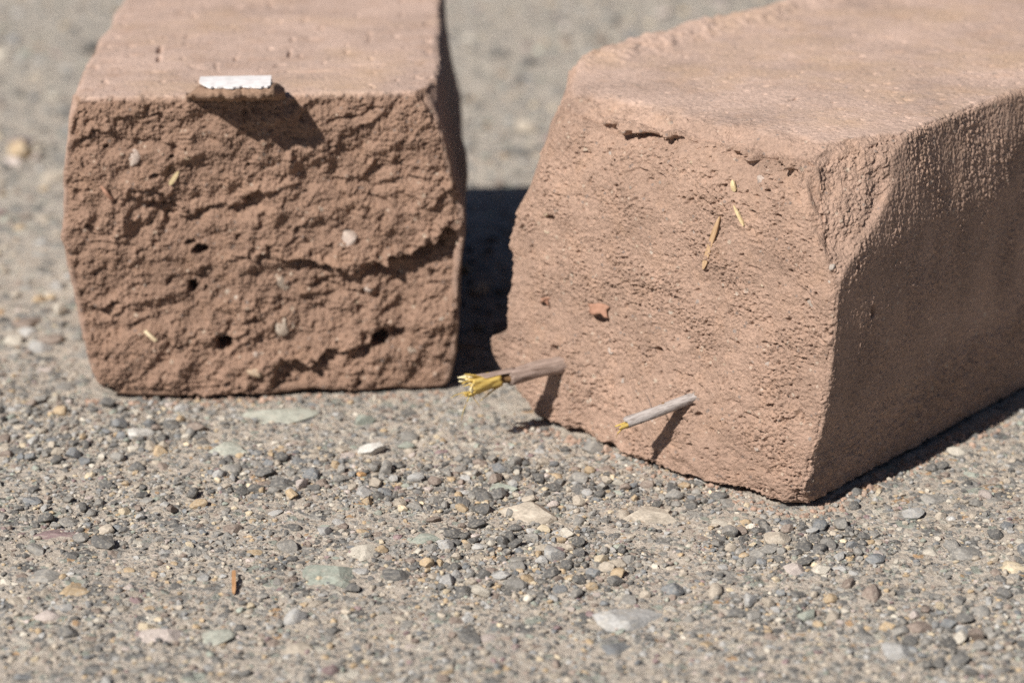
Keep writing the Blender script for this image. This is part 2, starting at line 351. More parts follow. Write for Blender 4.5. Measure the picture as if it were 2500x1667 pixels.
# ---- brick with the white chip (its broken end faces the camera)
AL = R(3.9); OL = Vector((-0.1176, -0.0008, 0))
def build_left():
    W, D, H = 0.0985, 0.128, 0.0855
    X, Y, Z = even(0, W, 432), dense_front(D, 240, 1.35), even(0, H, 372)
    P, inv, starts = lattice_brick(X, Y, Z, ('front', 'top'), 6)
    P, n = round_box(P, W, D, H, 2.2 * mm, 2.0 * mm)
    wf, wt, ws = np.clip(-n[:, 1], 0, 1) ** 2, np.clip(n[:, 2], 0, 1) ** 2, np.clip(n[:, 0], 0, 1) ** 2
    a = P[:, 0] / W; zz = P[:, 2]
    dl = np.interp(zz / mm, [0, 3, 10, 33, 45, 62, 76, 83.5], [6.5, 3.6, 0.2, -2.4, -3.6, -3.2, -1.2, -0.4]) * mm
    dr = np.interp(zz / mm, [0, 6, 16, 32, 44, 52, 62, 76, 83.5], [2.6, 3.4, 5.0, 5.2, 6.8, 6.4, 3.6, 1.2, 0.4]) * mm
    P[:, 0] += dl * (1 - a) + dr * a
    P[:, 1] -= (np.clip(1 - P[:, 1] / (20 * mm), 0, 1)) * np.interp(zz / mm, [0, 4, 14, 30], [3.2, 4.0, 2.4, 0]) * mm * np.interp(a, [0, .08, .3, .55, .8, 1], [.3, .8, 1.15, .9, .45, .3])
    P[:, 0] += 0.045 * P[:, 1]
    # the top widens and narrows a little along its depth, corners worn
    P[:, 0] += (a - 0.5) * 2 * mm * perlin(P / (30 * mm), 40) * 1.2
    P, c1, _ = cut(P, np.array([1, -1, .6]), [(93, 0, 83.5), (99, 12, 84), (99, 0, 74)], 1.2, 41, 0.6, 4)
    P, c2, _ = cut(P, np.array([-1, -1, .6]), [(2.2, 0, 83.5), (-1.5, 9, 84), (-1.2, 0, 77)], 1.2, 42, 0.6, 4)
    u, z = P[:, 0], P[:, 2]
    S = P * np.array([0.9, 1.0, 1.0]) ; S[:, 2] -= 0.18 * P[:, 0]            # layered clumps, dipping gently
    n25 = perlin(S / (19 * mm), 11); n9 = perlin(S / (7.5 * mm), 12); n4 = perlin(S / (3.4 * mm), 13)
    n15 = perlin(P / (1.45 * mm), 14); n7 = perlin(P / (0.72 * mm), 15)
    b6, b3 = np.abs(perlin(S / (5.6 * mm), 16)), np.abs(perlin(S / (2.7 * mm), 18)); b15 = np.abs(perlin(P / (1.5 * mm), 19)); b9 = np.abs(perlin(P / (0.85 * mm), 20))
    front = 2.3 * mm * n25 + 1.8 * mm * n9 + 1.0 * mm * n4 + 0.25 * mm * b6 + 0.45 * mm * b3 + 0.75 * mm * b15 + 0.68 * mm * b9 + 0.2 * mm * n7 - 1.0 * mm
    front -= 0.7 * mm * sstep(0.40, 0.58, perlin(P / (1.15 * mm), 26))
    Wv = P + np.stack([perlin(P / (9 * mm), 71), 0 * u, perlin(P / (9 * mm), 72)], 1) * 3.2 * mm
    for per, amp, sd_ in ((10.5, 1.5, 73), (4.6, 0.8, 75), (2.3, 0.45, 77)):
        t_ = -Wv[:, 2] / (per * mm) + 0.25 * Wv[:, 0] / (per * mm) + 1.7 * perlin(Wv / (per * 1.25 * mm), sd_) + 0.35 * perlin(P / (per * .4 * mm), sd_ + 20); t_ = t_ - np.floor(t_)
        front += amp * mm * (t_ - sstep(0.66, 1.0, t_)) * sstep(-0.15, 0.45, perlin(P * np.array([.8, 1, 1]) / (per * 1.3 * mm), sd_ + 1))
    front -= 1.1 * mm * sstep(0.28, 0.52, perlin(S / (2.9 * mm), 17)) * sstep(-.3, .3, n9)
    LG = [([(55, 39.5), (64, 37.5), (76, 34)], 4.6, 8.0), ([(79, 37), (89, 39.6), (97, 44.5), (105, 47.5)], 6.6, 11.0), ([(64, 32), (72, 33), (80, 30)], 3.6, 7.0),
          ([(12.6, 57), (22, 56), (28, 53.4), (34.7, 52.4), (41, 54.6), (47, 56.4), (52.5, 57.4)], 3.4, 4.6),
          ([(1.6, 74.8), (12.6, 76.3), (18, 74), (24.5, 73.2), (28, 72)], 1.9, 2.4),
          ([(46, 6.4), (57.6, 8), (67, 11.4), (75, 13.6), (81, 17.2), (88, 18.2)], 4.2, 6.0),
          ([(11.6, 35.5), (19, 33.8), (25, 34.2), (34, 36.4)], 1.8, 2.4), ([(0, 26.5), (6.6, 26.6), (12, 30)], 3.2, 3.4),
          ([(21.8, 16.6), (28.5, 17), (33, 20.8)], 2.2, 2.4), ([(40.7, 39.8), (51, 41.2), (56.4, 41.8)], 2.2, 2.2),
          ([(55.5, 46.3), (61, 49.1), (68, 50.7)], 1.8, 2.6), ([(86, 66.6), (91.5, 62), (97, 59.5), (102.6, 58.2)], 2.4, 3.2),
          ([(68, 61), (77, 62.6), (86, 65.8)], 1.6, 2.6), ([(36, 4.0), (48, 5.2), (58, 4.0)], 2.6, 2.6),
          ([(0.1, 49.5), (4.6, 50), (11, 47.5)], 2.3, 2.2), ([(15, 60.6), (26, 58), (33, 58.6)], 1.6, 1.8),
          ([(67, 31), (75, 31), (82, 27.2)], 3.0, 3.2), ([(58, 27.6), (66, 25.2), (73, 25.4)], 2.6, 2.6),
          ([(2, 80), (20, 79.5), (33, 78.6)], 1.0, 1.4), ([(60, 78.6), (74, 79.8), (88, 80.4)], 1.1, 1.5),
          ([(60, 70), (66, 69), (73, 71)], 1.2, 1.8), ([(38, 24), (46, 22.4), (52, 24)], 1.8, 2.2), ([(88, 28), (94, 27), (101, 29)], 1.6, 2.2),
          ([(8, 43.6), (16, 44.5), (25, 43)], 1.5, 2.0), ([(4, 13), (12, 14.6), (18, 12)], 1.6, 2.2), ([(70, 56), (80, 57.5), (92, 54)], 1.6, 2.2)]
    front += ledges(u, z, LG, 60)
    HL = [(33, 42.1, 2.5, 1.4, 6), (30.3, 43.9, 1.3, .9, 3), (30.5, 31.5, 1.5, 1.7, 6), (38.7, 15.7, 2.6, 2.0, 8), (81.2, 15.3, 2.5, 2.3, 8),
          (9.1, 71.6, .7, .5, 2), (21.8, 63.3, 1.2, .8, 2), (26.5, 68.9, .8, .6, 2), (34.2, 31.4, .6, .7, 2), (62, 58, .8, .5, 2), (47, 66, .7, .5, 2)]
    front += holes(u, z, HL, 63)
    top = 0.35 * mm * perlin(P / (16 * mm), 21) + 0.16 * mm * perlin(P * np.array([.5, 1, 1]) / (4 * mm), 22) + 0.08 * mm * n15 + 0.07 * mm * n7
    top -= 0.5 * mm * sstep(0.42, 0.62, perlin(P * np.array([1.0, .55, 1]) / (3.3 * mm), 23))
    tx, ty = P[:, 0], P[:, 1]
    for (cx, cy, ax, ay, dp) in [(21, 52, .9, 4.5, 1.2), (21.5, 42, .8, 3.2, 1.0), (43, 40, .7, 2.6, .9), (58, 45, .8, 4.5, 1.0), (58.5, 62, .8, 3, .8), (63, 24, 7, .9, .5), (33, 30, 3, .8, .5), (80, 30, 6, .8, .5)]:
        r = np.sqrt(((tx - cx * mm) / (ax * mm)) ** 2 + ((ty - cy * mm) / (ay * mm)) ** 2) + 0.5 * perlin(P / (2 * mm), 24)
        top -= dp * mm * sstep(1.2, .4, r)
    side = 0.9 * mm * perlin(P / (20 * mm), 31) + 0.35 * mm * perlin(P / (5 * mm), 32) + 0.15 * mm * n15
    edge = np.clip(1 - np.maximum.reduce([np.abs(n[:, 0]), np.abs(n[:, 1]), np.abs(n[:, 2])]), 0, 1) * 3
    crumb = np.clip(edge, 0, 1) * (0.55 * mm * n4 + 0.3 * mm * n15)
    c12 = np.clip(c1 + c2, 0, 1)
    back = np.clip(n[:, 1], 0, 1) ** 2; wl = np.clip(-n[:, 0], 0, 1) ** 2
    disp = wf * front + wt * top * (1 - c12) + (ws + wl + back) * side + crumb + c12 * wt * (0.3 * mm * n4 + .25 * mm * n15)
    crust = np.clip(wt * (1 - c12) + 0.55 * (ws + wl) , 0, 1)
    liftz = np.clip(0.7 * mm + 1.3 * mm * perlin(P * np.array([1, .3, 0]) / (14 * mm), 44) + .7 * mm * perlin(P * np.array([1, .3, 0]) / (4 * mm), 45), 0, 3 * mm)
    P[:, 2] += liftz * sstep(7, 0, zz / mm)
    root = empty('adobe_brick', OL, AL)
    return root, P, n, disp, inv, starts, crust
rootL, P, n, disp, inv, starts, crust = build_left()
bodyL, PL = finish_brick('brick_body', P, n, disp, inv, starts, crust, M_ADOBE_L, rootL)
nL = n
tag(rootL, 'reddish-brown adobe brick with deeply pitted broken end and a white-topped chip on its top edge', 'brick', 'broken adobe bricks')

# ---- larger brick with the two twigs
AR = R(-43.0); OR = Vector((0.0710, -0.0766, 0))
UO = 0.104                               # local x = u + UO
def build_right():
    W, D, H = 0.104, 0.210, 0.0920
    X, Y, Z = even(0, W, 444), np.concatenate([np.linspace(0, .115, 421), .115 + (D - .115) * (np.linspace(0, 1, 109)[1:]) ** 1.4]), even(0, H, 420)
    P, inv, starts = lattice_brick(X, Y, Z, ('front', 'top', 'right'), 12)
    P, n = round_box(P, W, D, H, 1.8 * mm, 1.0 * mm)
    wf, wt, ws = np.clip(-n[:, 1], 0, 1) ** 2, np.clip(n[:, 2], 0, 1) ** 2, np.clip(n[:, 0], 0, 1) ** 2
    a = P[:, 0] / W; zz = P[:, 2] / mm
    dl = np.interp(zz, [0, 12, 20.5, 22.5, 32, 56, 75, 92], [-1.2, -1.8, -1.4, 3.4, 4.6, 4.6, 0.5, -8.0]) * mm
    dr = np.interp(zz, [0, 3, 10, 25, 50, 68, 80, 92], [0.4, 1.0, 2.5, 5.7, 8.0, 8.3, 7.6, 6.0]) * mm
    P[:, 0] += dl * (1 - a) + dr * a
    P[:, 1] += np.interp(zz, [0, 6, 30, 70, 84, 92], [0.2, 0.0, 0, 0, 1.2, 3.6]) * mm * np.clip(1 - P[:, 1] / (30 * mm), 0, 1)
    P[:, 0] -= 0.045 * P[:, 1] * a
    P[:, 1] -= np.exp(-((P[:, 0] / mm - 66) / 26) ** 2) * np.interp(zz, [0, 6, 30, 45], [4.6, 4.2, .8, 0]) * mm * np.clip(1 - P[:, 1] / (30 * mm), 0, 1)
    u = lambda x: x + 104
    # bottom corner, worn top edges, broken near top corner
    P, k1, _ = cut(P, np.array([-1, -.2, -1]), [(u(-103.5), 0, 13), (u(-86), 0, -0.5), (u(-104), 30, 4)], 1.2, 51, 0.9, 6)
    P, k2, _ = cut(P, np.array([-1, -1, .5]), [(u(-79), 0, 92), (u(-97.5), 0, 55), (u(-109), 38, 92)], 2.5, 52, 0.9, 9)
    P, k3, _ = cut(P, np.array([1, -1, .8]), [(u(-9.5), 0, 90.5), (u(8.2), 0, 60), (u(8.6), 41, 92)], 0.7, 53, 1.6, 7)
    P, k5, _ = cut(P, np.array([1, -1, -1]), [(u(-5), 0, 0), (u(1.6), 0, 6), (u(1.0), 5, 0)], 1.6, 55, 1.2, 6)
    P, k4, _ = cut(P, np.array([0, -1, 1]), [(u(-78), 12.5, 92), (u(-40), 12.5, 92), (u(-50), 0, 84.5)], 1.3, 54, 2.2, 7)
    P[:, 2] -= 3.2 * mm * (1 - a) * sstep(0, 92, zz)
    U, z = P[:, 0] - UO, P[:, 2]
    S = P * np.array([0.92, 1, 1.0])
    n30 = perlin(P / (26 * mm), 111); n9 = perlin(S / (8 * mm), 112); n4 = perlin(S / (3.2 * mm), 113)
    n15 = perlin(P / (1.35 * mm), 114); n7 = perlin(P / (0.66 * mm), 115)
    pit = sstep(0.34, 0.62, perlin(S * np.array([.8, 1, 1.25]) / (2.1 * mm), 116)) * sstep(-0.25, 0.35, perlin(P / (14 * mm), 117))
    fissure = np.exp(-(perlin(S * np.array([.55, 1, 1]) / (6.0 * mm), 118) / 0.05) ** 2) * sstep(0.0, 0.45, perlin(P / (17 * mm), 119))
    b5, b2 = np.abs(perlin(S / (4.6 * mm), 151)), np.abs(perlin(S / (2.2 * mm), 152)); b12 = np.abs(perlin(P / (1.25 * mm), 153)); b8 = np.abs(perlin(P / (0.75 * mm), 154))
    rgh = 0.30 + 1.2 * sstep(-.25, .4, perlin(P / (13 * mm), 155))
    front = 1.1 * mm * n30 + 0.75 * mm * n9 + 0.25 * mm * n4 + rgh * (0.20 * mm * b5 + 0.38 * mm * b2 + 0.66 * mm * b12 + 0.60 * mm * b8 + 0.22 * mm * n7) - 0.95 * mm * pit - .4 * mm
    t_ = -z / (3.4 * mm) + 0.2 * U / (3.4 * mm) + 1.2 * perlin(P / (4.5 * mm), 171) + .4 * perlin(P / (1.6 * mm), 172); t_ = t_ - np.floor(t_)
    front += 0.22 * mm * (t_ - sstep(0.82, 1.0, t_)) * sstep(0.0, 0.5, perlin(P / (10 * mm), 173))
    front -= rgh * 0.8 * mm * sstep(0.36, 0.56, perlin(S * np.array([1.2, 1, 1.1]) / (1.0 * mm), 157)) + 0.8 * mm * sstep(0.52, 0.62, perlin(S / (1.7 * mm), 158))
    LG = [([(-70, 85.0), (-63, 84.8), (-57.5, 85.3), (-51, 85.2), (-44, 86.4)], 6.0, 3.0), ([(-30, 86.6), (-24, 85.6), (-21, 85.4), (-19, 86.6), (-15.5, 86.8), (-10.3, 85.4), (-4.5, 87)], 4.6, 2.4),
          ([(-31, 47), (-20.6, 48.4), (-15, 47)], 0.9, 1.3), ([(-41, 26.8), (-34, 27.4), (-30, 23.5)], 1.3, 1.5), ([(-23, 24), (-18, 23.9)], 0.9, 0.9),
          ([(-10, 21.5), (-3, 24.3), (1, 28.5)], 1.1, 1.1), ([(-12, 9.8), (-6.2, 10.2), (2, 11.3)], 1.5, 1.2), ([(-5.5, 58.1), (-2.2, 57.6), (4, 56.7)], 1.3, 1.2),
          ([(-53, 43.5), (-47, 46)], 1.0, 1.2), ([(-45, 78), (-39, 78.2)], 1.0, 0.9), ([(-77, 66), (-70, 67)], 0.8, 1.2), ([(-90, 45), (-82, 46)], .8, 1.4), ([(-60, 12), (-52, 13.4)], .9, 1.3), ([(-30, 8), (-22, 7)], 1.0, 1.2)]
    front += ledges(U, z, LG, 160, 0.5)
    HS = [(-27.3, 78.2), (-14, 79.5), (-38.8, 72.9), (-17, 77.6), (-62.9, 77.5), (-35.6, 62.6), (-45.9, 30.8), (-42.4, 31.9), (-10.9, 71.8), (-17.8, 73.7), (-10, 74.3), (3.4, 68.5), (-5.4, 61.5), (-32.4, 9.4), (-27.1, 9.8), (-18.2, 20.1), (-20.3, 39.3), (-66.3, 39.1), (-52.6, 41.2), (2.7, 57.7), (-.2, 54.9), (-32.8, 20)]
    rr = random.Random(5)
    HL = [(a_, b_, rr.uniform(.55, .95), rr.uniform(.38, .6), rr.uniform(1.2, 2.2)) for a_, b_ in HS]
    HL += [(-84, 57.8, 1.7, 1.0, 2.6), (-82, 21.6, 1.6, 1.3, 3.0), (-66.5, 34.2, 3.0, 1.5, 3.0), (-79.8, 17.9, 2.5, 2.3, .8), (-34.2, 21.0, 1.7, 1.6, .7), (-31.0, 17.5, 1.2, .9, 1.4), (-86, 33.4, 1.4, .8, 1.6), (-45.5, 30.9, 1.6, 1.0, 1.8)]
    HL += [(rr.uniform(-92, 4), rr.uniform(5, 80), rr.uniform(.28, .55), rr.uniform(.22, .36), rr.uniform(.6, 1.3)) for _ in range(110)]
    front += holes(U, z, HL, 163)
    k3a = 0.7 * mm * n9 + 0.4 * mm * b5 + .7 * mm * b2 + 0.7 * mm * b12 + .55 * mm * b8 - 0.9 * mm * pit - .8 * mm
    top = 0.45 * mm * perlin(P / (24 * mm), 121) + 0.14 * mm * perlin(P / (5 * mm), 122) + 0.10 * mm * n15 + 0.09 * mm * n7
    top -= 0.5 * mm * sstep(0.5, 0.68, perlin(P / (2.3 * mm), 123))
    # ragged rim along the far-left top edge
    rim = sstep(15 * mm, 6 * mm, P[:, 0] + 8 * mm + 2.5 * mm * n4) * sstep(18 * mm, 40 * mm, P[:, 1]) * sstep(85 * mm, 90 * mm, z)
    top += rim * (0.7 * mm + 0.8 * mm * sstep(35 * mm, 60 * mm, P[:, 1]) + .5 * mm * b12 + 1.6 * mm * perlin(P / (13 * mm), 125) + 1.1 * mm * np.abs(perlin(P / (3.6 * mm), 126)) + .6 * mm * b2)
    for (cx, cy, ax, ay, dp) in [(u(-36), 40, .6, 2.6, 1.4), (u(-26), 44, .9, .8, 1.8), (u(-13), 58, 1.5, .7, 1.4), (u(-2), 74, 1.0, .7, 1.4), (u(-50), 60, .7, .9, .9), (u(-20), 62, .7, .6, 1.0), (u(-24), 41, .5, .5, .9)]:
        r = np.sqrt(((P[:, 0] - cx * mm) / (ax * mm)) ** 2 + ((P[:, 1] - cy * mm) / (ay * mm)) ** 2) + 0.4 * perlin(P / (1.4 * mm), 124)
        top -= dp * mm * sstep(1.2, .5, r)
    # mould-struck side: vertical drag marks, smoother towards the foot
    V = P * np.array([1, 1, 0.7])
    drag = perlin(V / (0.8 * mm), 131); drag2 = np.abs(perlin(P * np.array([1, 1, .8]) / (0.72 * mm), 132)); drag3 = perlin(P * np.array([1, 1, .2]) / (1.3 * mm), 133)
    up = sstep(20, 62, zz + 14 * perlin(P / (16 * mm), 134) + P[:, 1] / mm * 0.12)
    footr = sstep(26, 8, zz - P[:, 1] / mm * 0.16 + 5 * perlin(P / (12 * mm), 135))
    side = 0.9 * mm * perlin(P / (30 * mm), 136) + (0.24 * mm * drag + 0.44 * mm * drag2 + 0.18 * mm * drag3) * (0.7 + 0.5 * up) * (0.45 + 0.85 * sstep(-.3, .35, perlin(P * np.array([1, 1, .5]) / (11 * mm), 138))) + footr * (0.7 * mm * b2 + 0.8 * mm * b12 + .5 * mm * b8 + .6 * mm * n4) + 0.07 * mm * n7
    for (cy, cz, ry, rz, dp) in [(17, 50, 1.0, 1.9, 2.0), (9, 64, .7, 1.3, 1.2)]:
        r = np.sqrt(((P[:, 1] - cy * mm) / (ry * mm)) ** 2 + ((z - cz * mm) / (rz * mm)) ** 2) + 0.4 * perlin(P / (1.4 * mm), 137)
        side -= dp * mm * sstep(1.2, .5, r)
    edge = np.clip((1 - np.maximum.reduce([np.abs(n[:, 0]), np.abs(n[:, 1]), np.abs(n[:, 2])])) * 3, 0, 1)
    low = sstep(10, 1, zz)
    crumb = edge * (0.7 * mm * n9 + 0.7 * mm * n4 + 0.6 * mm * b12 + .4 * mm * b8 - .3 * mm) + low * wf * (0.9 * mm * perlin(P / (5 * mm), 141) + .5 * mm * n4)
    back = np.clip(n[:, 1], 0, 1) ** 2; wl = np.clip(-n[:, 0], 0, 1) ** 2
    k3w = np.clip(k3, 0, 1); k4w = np.clip(k4 + k2, 0, 1)
    disp = (1 - k3w) * (wf * front + wt * (top * (1 - k4w) + k4w * (0.6 * mm * n9 + .7 * mm * b2 + .5 * mm * b12 + .3 * mm * b8 - .7 * mm * pit - .4 * mm)) + ws * side) + k3w * k3a + (wl + back) * 0.6 * mm * n9 + crumb
    crust = np.clip(wt * (1 - 0.75 * np.clip(k3 + k4 + k2, 0, 1)) + 0.12 * ws, 0, 1)
    # bottom edge ragged: lift parts of the foot off the ground
    liftz = np.clip(0.7 * mm + 1.5 * mm * perlin(P * np.array([1, .3, 0]) / (9 * mm), 142) + .6 * mm * perlin(P * np.array([1, .3, 0]) / (2.5 * mm), 143), 0, 2.6 * mm)
    P[:, 2] += liftz * sstep(6, 0, zz) * sstep(u(-4) * mm, u(-14) * mm, P[:, 0])
    root = empty('adobe_brick', OR, AR)
    P[:, 0] -= UO
    return root, P, n, disp, inv, starts, crust
rootR, P, n, disp, inv, starts, crust = build_right()
bodyR, PR = finish_brick('brick_body', P, n, disp, inv, starts, crust, M_ADOBE_R, rootR)
nR = n
tag(rootR, 'larger pinkish-tan adobe brick with two snapped twigs poking from its broken end', 'brick', 'broken adobe bricks')

def front_pt(PP, nn, u, z):
    """surface point of a brick's broken end at u, z (mm)"""
    m = np.where(nn[:, 1] < -0.6)[0]
    d = (PP[m, 0] - u * mm) ** 2 + (PP[m, 2] - z * mm) ** 2
    i = m[np.argsort(d)[:12]]
    return Vector(PP[i].mean(0))
def top_pt(PP, nn, x, y):
    m = np.where(nn[:, 2] > 0.6)[0]
    d = (PP[m, 0] - x * mm) ** 2 + (PP[m, 1] - y * mm) ** 2
    return Vector(PP[m[np.argsort(d)[:12]]].mean(0))
def side_pt(PP, nn, y, z):
    m = np.where(nn[:, 0] > 0.6)[0]
    d = (PP[m, 1] - y * mm) ** 2 + (PP[m, 2] - z * mm) ** 2
    return Vector(PP[m[np.argsort(d)[:12]]].mean(0))

# ------------------------------------------------------------------ stone shapes
def ico(sub):
    import bmesh
    bm = bmesh.new(); bmesh.ops.create_icosphere(bm, subdivisions=sub, radius=1)
    v = np.array([x.co[:] for x in bm.verts]); f = np.array([[y.index for y in x.verts] for x in bm.faces]); bm.free(); return v, f
def stone_shape(seed, sub, angular):
    r = np.random.default_rng(seed); v, f = ico(sub)
    v = v * (1 + 0.16 * perlin(v * 1.1 + seed * 3.7, seed)[:, None] + 0.05 * perlin(v * 3 + seed, seed + 5)[:, None])
    for _ in range(angular):
        d = r.normal(size=3); d /= np.linalg.norm(d); h = r.uniform(0.42, 0.80)
        s = v @ d - h; v = v - np.outer(np.clip(s, 0, None) * 0.93, d)
    v = v - v.mean(0); v = v / np.abs(v).max(0)
    return v, f
SHAPES = []                                     # (kind word, mesh)
for i in range(16):
    ang = [4, 3, 6, 11, 12, 13, 14, 9, 8, 9, 5, 4, 12, 16, 8, 7][i]
    v, f = stone_shape(200 + i, 3, ang)
    me = pymesh('pebble_shape', v, f.tolist(), smooth=True); me.materials.append(M_STONE)
    me.set_sharp_from_angle(angle=R(20)); SHAPES.append(('rounded' if ang < 7 else ('blocky' if ang < 11 else 'angular'), me))
COLS = {'greengrey': (0.29, 0.31, 0.265), 'palewhite': (0.50, 0.455, 0.385), 'palegrey': (0.37, 0.36, 0.345), 'bluegrey': (0.19, 0.196, 0.202),
        'pinkgrey': (0.45, 0.385, 0.35), 'palegreen': (0.345, 0.35, 0.30), 'beige': (0.40, 0.345, 0.28), 'purple': (0.235, 0.165, 0.165),
        'cream': (0.54, 0.45, 0.32), 'white': (0.58, 0.56, 0.52), 'orange': (0.56, 0.33, 0.15), 'brown': (0.235, 0.185, 0.155),
        'charcoal': (0.120, 0.116, 0.111), 'grey': (0.245, 0.232, 0.213), 'tan': (0.42, 0.315, 0.20)}
WORDS = {'greengrey': 'green-grey', 'palewhite': 'off-white', 'palegrey': 'pale grey', 'bluegrey': 'blue-grey', 'pinkgrey': 'pinkish grey',
         'palegreen': 'pale green', 'beige': 'beige', 'purple': 'purplish', 'cream': 'cream', 'white': 'white', 'orange': 'orange',
         'brown': 'dark brown', 'charcoal': 'charcoal', 'grey': 'mid-grey', 'tan': 'tan'}
def gz1(x, y): return float(ground_z(np.array([x], np.float32), np.array([y], np.float32))[0])
def put_stone(name, shape, col, x, y, rx, ry, rz, zc, yaw, parent=None, tilt=0.0):
    o = bpy.data.objects.new(name, SHAPES[shape][1]); C.objects.link(o)
    o.location = (x, y, zc); o.scale = (rx, ry, rz); o.rotation_euler = (tilt, tilt * 0.6, yaw)
    k = random.uniform(0.88, 1.12); c = COLS[col]; o.color = (c[0] * k, c[1] * k, c[2] * k, 1)
    if parent is not None: o.parent = parent
    return o

# notable stones: colour, x mm, y mm, half width mm, apparent height ratio, e = set in the concrete
NOTABLE = [('greengrey', -42.1, -112.0, 5.9, .56, 1), ('palewhite', -35.6, -100.1, 3.25, .71, 1), ('palegrey', 27.0, -134.9, 7.2, .39, 1), ('bluegrey', 23.5, -149.2, 3.0, .48, 1),
  ('pinkgrey', -77.9, -143.4, 4.45, .44, 1), ('palegreen', -65.8, -143.5, 3.25, .64, 1), ('beige', -46.8, -149.3, 3.5, .44, 1), ('purple', -111.5, -89.1, 4.5, .24, 1),
  ('cream', -96.5, -75.6, 1.65, .93, 0), ('white', -36.9, -37.8, 3.8, .58, 0), ('orange', -38.7, -52.8, 1.4, .72, 0), ('greengrey', -27.7, -33.9, 2.65, .57, 0),
  ('palegreen', -74.6, -36.1, 5.1, .5, 1), ('palegreen', -63.6, -11.6, 8.9, .29, 1), ('white', -99.2, -24.5, 3.65, .35, 0), ('brown', -84.3, -22.2, 3.4, .55, 0),
  ('charcoal', -91.7, -19.1, 2.5, .76, 0), ('charcoal', -96.9, -49.0, 2.4, .76, 0), ('beige', 64.2, -93.0, 3.3, .68, 0), ('pinkgrey', 66.4, -109.8, 2.7, .69, 0),
  ('palewhite', 72.8, -110.1, 2.5, .62, 0), ('palegrey', 99.5, -77.1, 3.1, .39, 0), ('charcoal', 108.4, -49.4, 1.7, .95, 0), ('charcoal', 111.2, -48.6, 1.9, .88, 0),
  ('bluegrey', 121.2, -85.1, 1.85, .76, 0), ('tan', 73.3, -125.4, 1.73, .95, 0), ('palegrey', 84.9, -151.5, 3.6, .57, 0), ('brown', 91.2, -140.2, 3.3, .48, 0),
  ('beige', 34.5, -79.5, 6.2, .32, 1), ('beige', 4.8, -76.0, 7.1, .35, 1), ('grey', -110.0, -113.0, 3.65, .43, 1), ('tan', -101.7, -120.0, 3.2, .61, 1),
  ('charcoal', -6.7, -68.5, 2.6, .71, 0), ('brown', -19.4, -80.7, 1.9, .5, 0), ('charcoal', -8.7, -84.2, 2.4, .73, 0), ('grey', .4, -119.3, 3.1, .74, 0),
  ('charcoal', -27.2, -112.5, 3.4, .45, 0), ('charcoal', -37.0, -120.0, 2.0, .75, 0), ('palewhite', -5.1, -96, 1.2, 1.0, 0), ('cream', -82.3, -139.8, 1.8, .72, 0),
  ('tan', 3.6, -114.5, 1.7, .9, 0), ('grey', -104.6, -92.4, 2.1, .8, 0), ('bluegrey', -120.2, -70, 2.45, .55, 0), ('charcoal', -98.4, -95.4, 3.2, .73, 0),
  ('purple', 67.6, -151.6, 1.2, .67, 0), ('pinkgrey', -105.5, -132.9, 3.0, .47, 1), ('bluegrey', -105.5, -163.2, 2.1, .55, 0), ('charcoal', 17, -62.9, 2.4, .68, 0),
  ('palewhite', 117, -38.4, 2.9, .52, 0), ('grey', 108.5, -99.5, 3.7, .49, 1), ('grey', 106.7, -67.9, 3.3, .4, 1), ('pinkgrey', 118.9, -66.9, 2.2, .75, 0),
  ('charcoal', 117.6, -90.2, 2.2, .85, 0), ('cream', 118.2, -108.5, 3.2, .6, 1), ('charcoal', 70.2, -97.5, 2.3, .59, 0), ('charcoal', 73.6, -92.6, 2.1, .7, 0),
  ('charcoal', 69.6, -105.6, 2.1, .6, 0), ('charcoal', 60.2, -88.2, 2.1, .75, 0), ('grey', 61.6, -99.0, 2.6, .6, 0), ('tan', 57.5, -83.0, 1.7, .75, 0),
  ('charcoal', 50.9, -133.1, 2.4, .62, 0), ('greengrey', -21.2, -92.5, 3.7, .31, 1), ('bluegrey', 86.5, -103.9, 2.6, .52, 0), ('grey', 41.0, -67.0, 2.7, .8, 0),
  ('charcoal', 44.6, -72.4, 2.2, .75, 0), ('greengrey', -1.8, -61.5, 3.3, .43, 1), ('charcoal', -58.4, -59.6, 3.1, .61, 0), ('charcoal', -63.6, -53.4, 2.5, .77, 0),
  ('bluegrey', -51.5, -53.9, 2.5, .82, 0), ('charcoal', -9.3, -145.2, 2.9, .57, 0)]
# zones of loose dark gravel: cx, cy, rx, ry (mm), count
ZONES = [(69, -96, 21, 15, 620), (2, -106, 27, 20, 760), (-59, -52, 19, 16, 330), (-8, -60, 36, 18, 900), (-115, -20, 30, 26, 640), (101, -146, 16, 18, 260), (40, -66, 15, 7, 150), (64, -131, 13, 9, 130), (-100, -70, 24, 18, 220)]

def in_brick(x, y, pad):
    """inside a brick's footprint"""
    for (O, A, x0, x1, y1) in ((OL, AL, -0.004, 0.105, 0.13), (OR, AR, -0.108, 0.002, 0.214)):
        dx, dy = x - O.x, y - O.y; c, s = math.cos(A), math.sin(A)
        lx, ly = dx * c + dy * s, -dx * s + dy * c
        if x0 - pad < lx < x1 + pad and -pad < ly < y1 + pad: return True
    return False
def visible(x, y, z=0.001):
    """in frame and not behind a brick"""
    p = Vector((x, y, z)) - cam.location; f_ = math.cos(R(PITCH)) * p.y - math.sin(R(PITCH)) * p.z
    up = math.sin(R(PITCH)) * p.y + math.cos(R(PITCH)) * p.z
    if f_ <= 0: return 0
    px, py = p.x / f_ * 6165, up / f_ * 6165
    if abs(px) > 1245 or abs(py) > 828: return 0
    for t in np.linspace(0.35, 0.98, 50):
        q = cam.location + p * t
        if q.z < 0.085 and in_brick(q.x, q.y, -0.002): return 0
    return 1 / f_
cand = []                                       # [x, y, r, colour, shape, embed]
rs = random.Random(11)
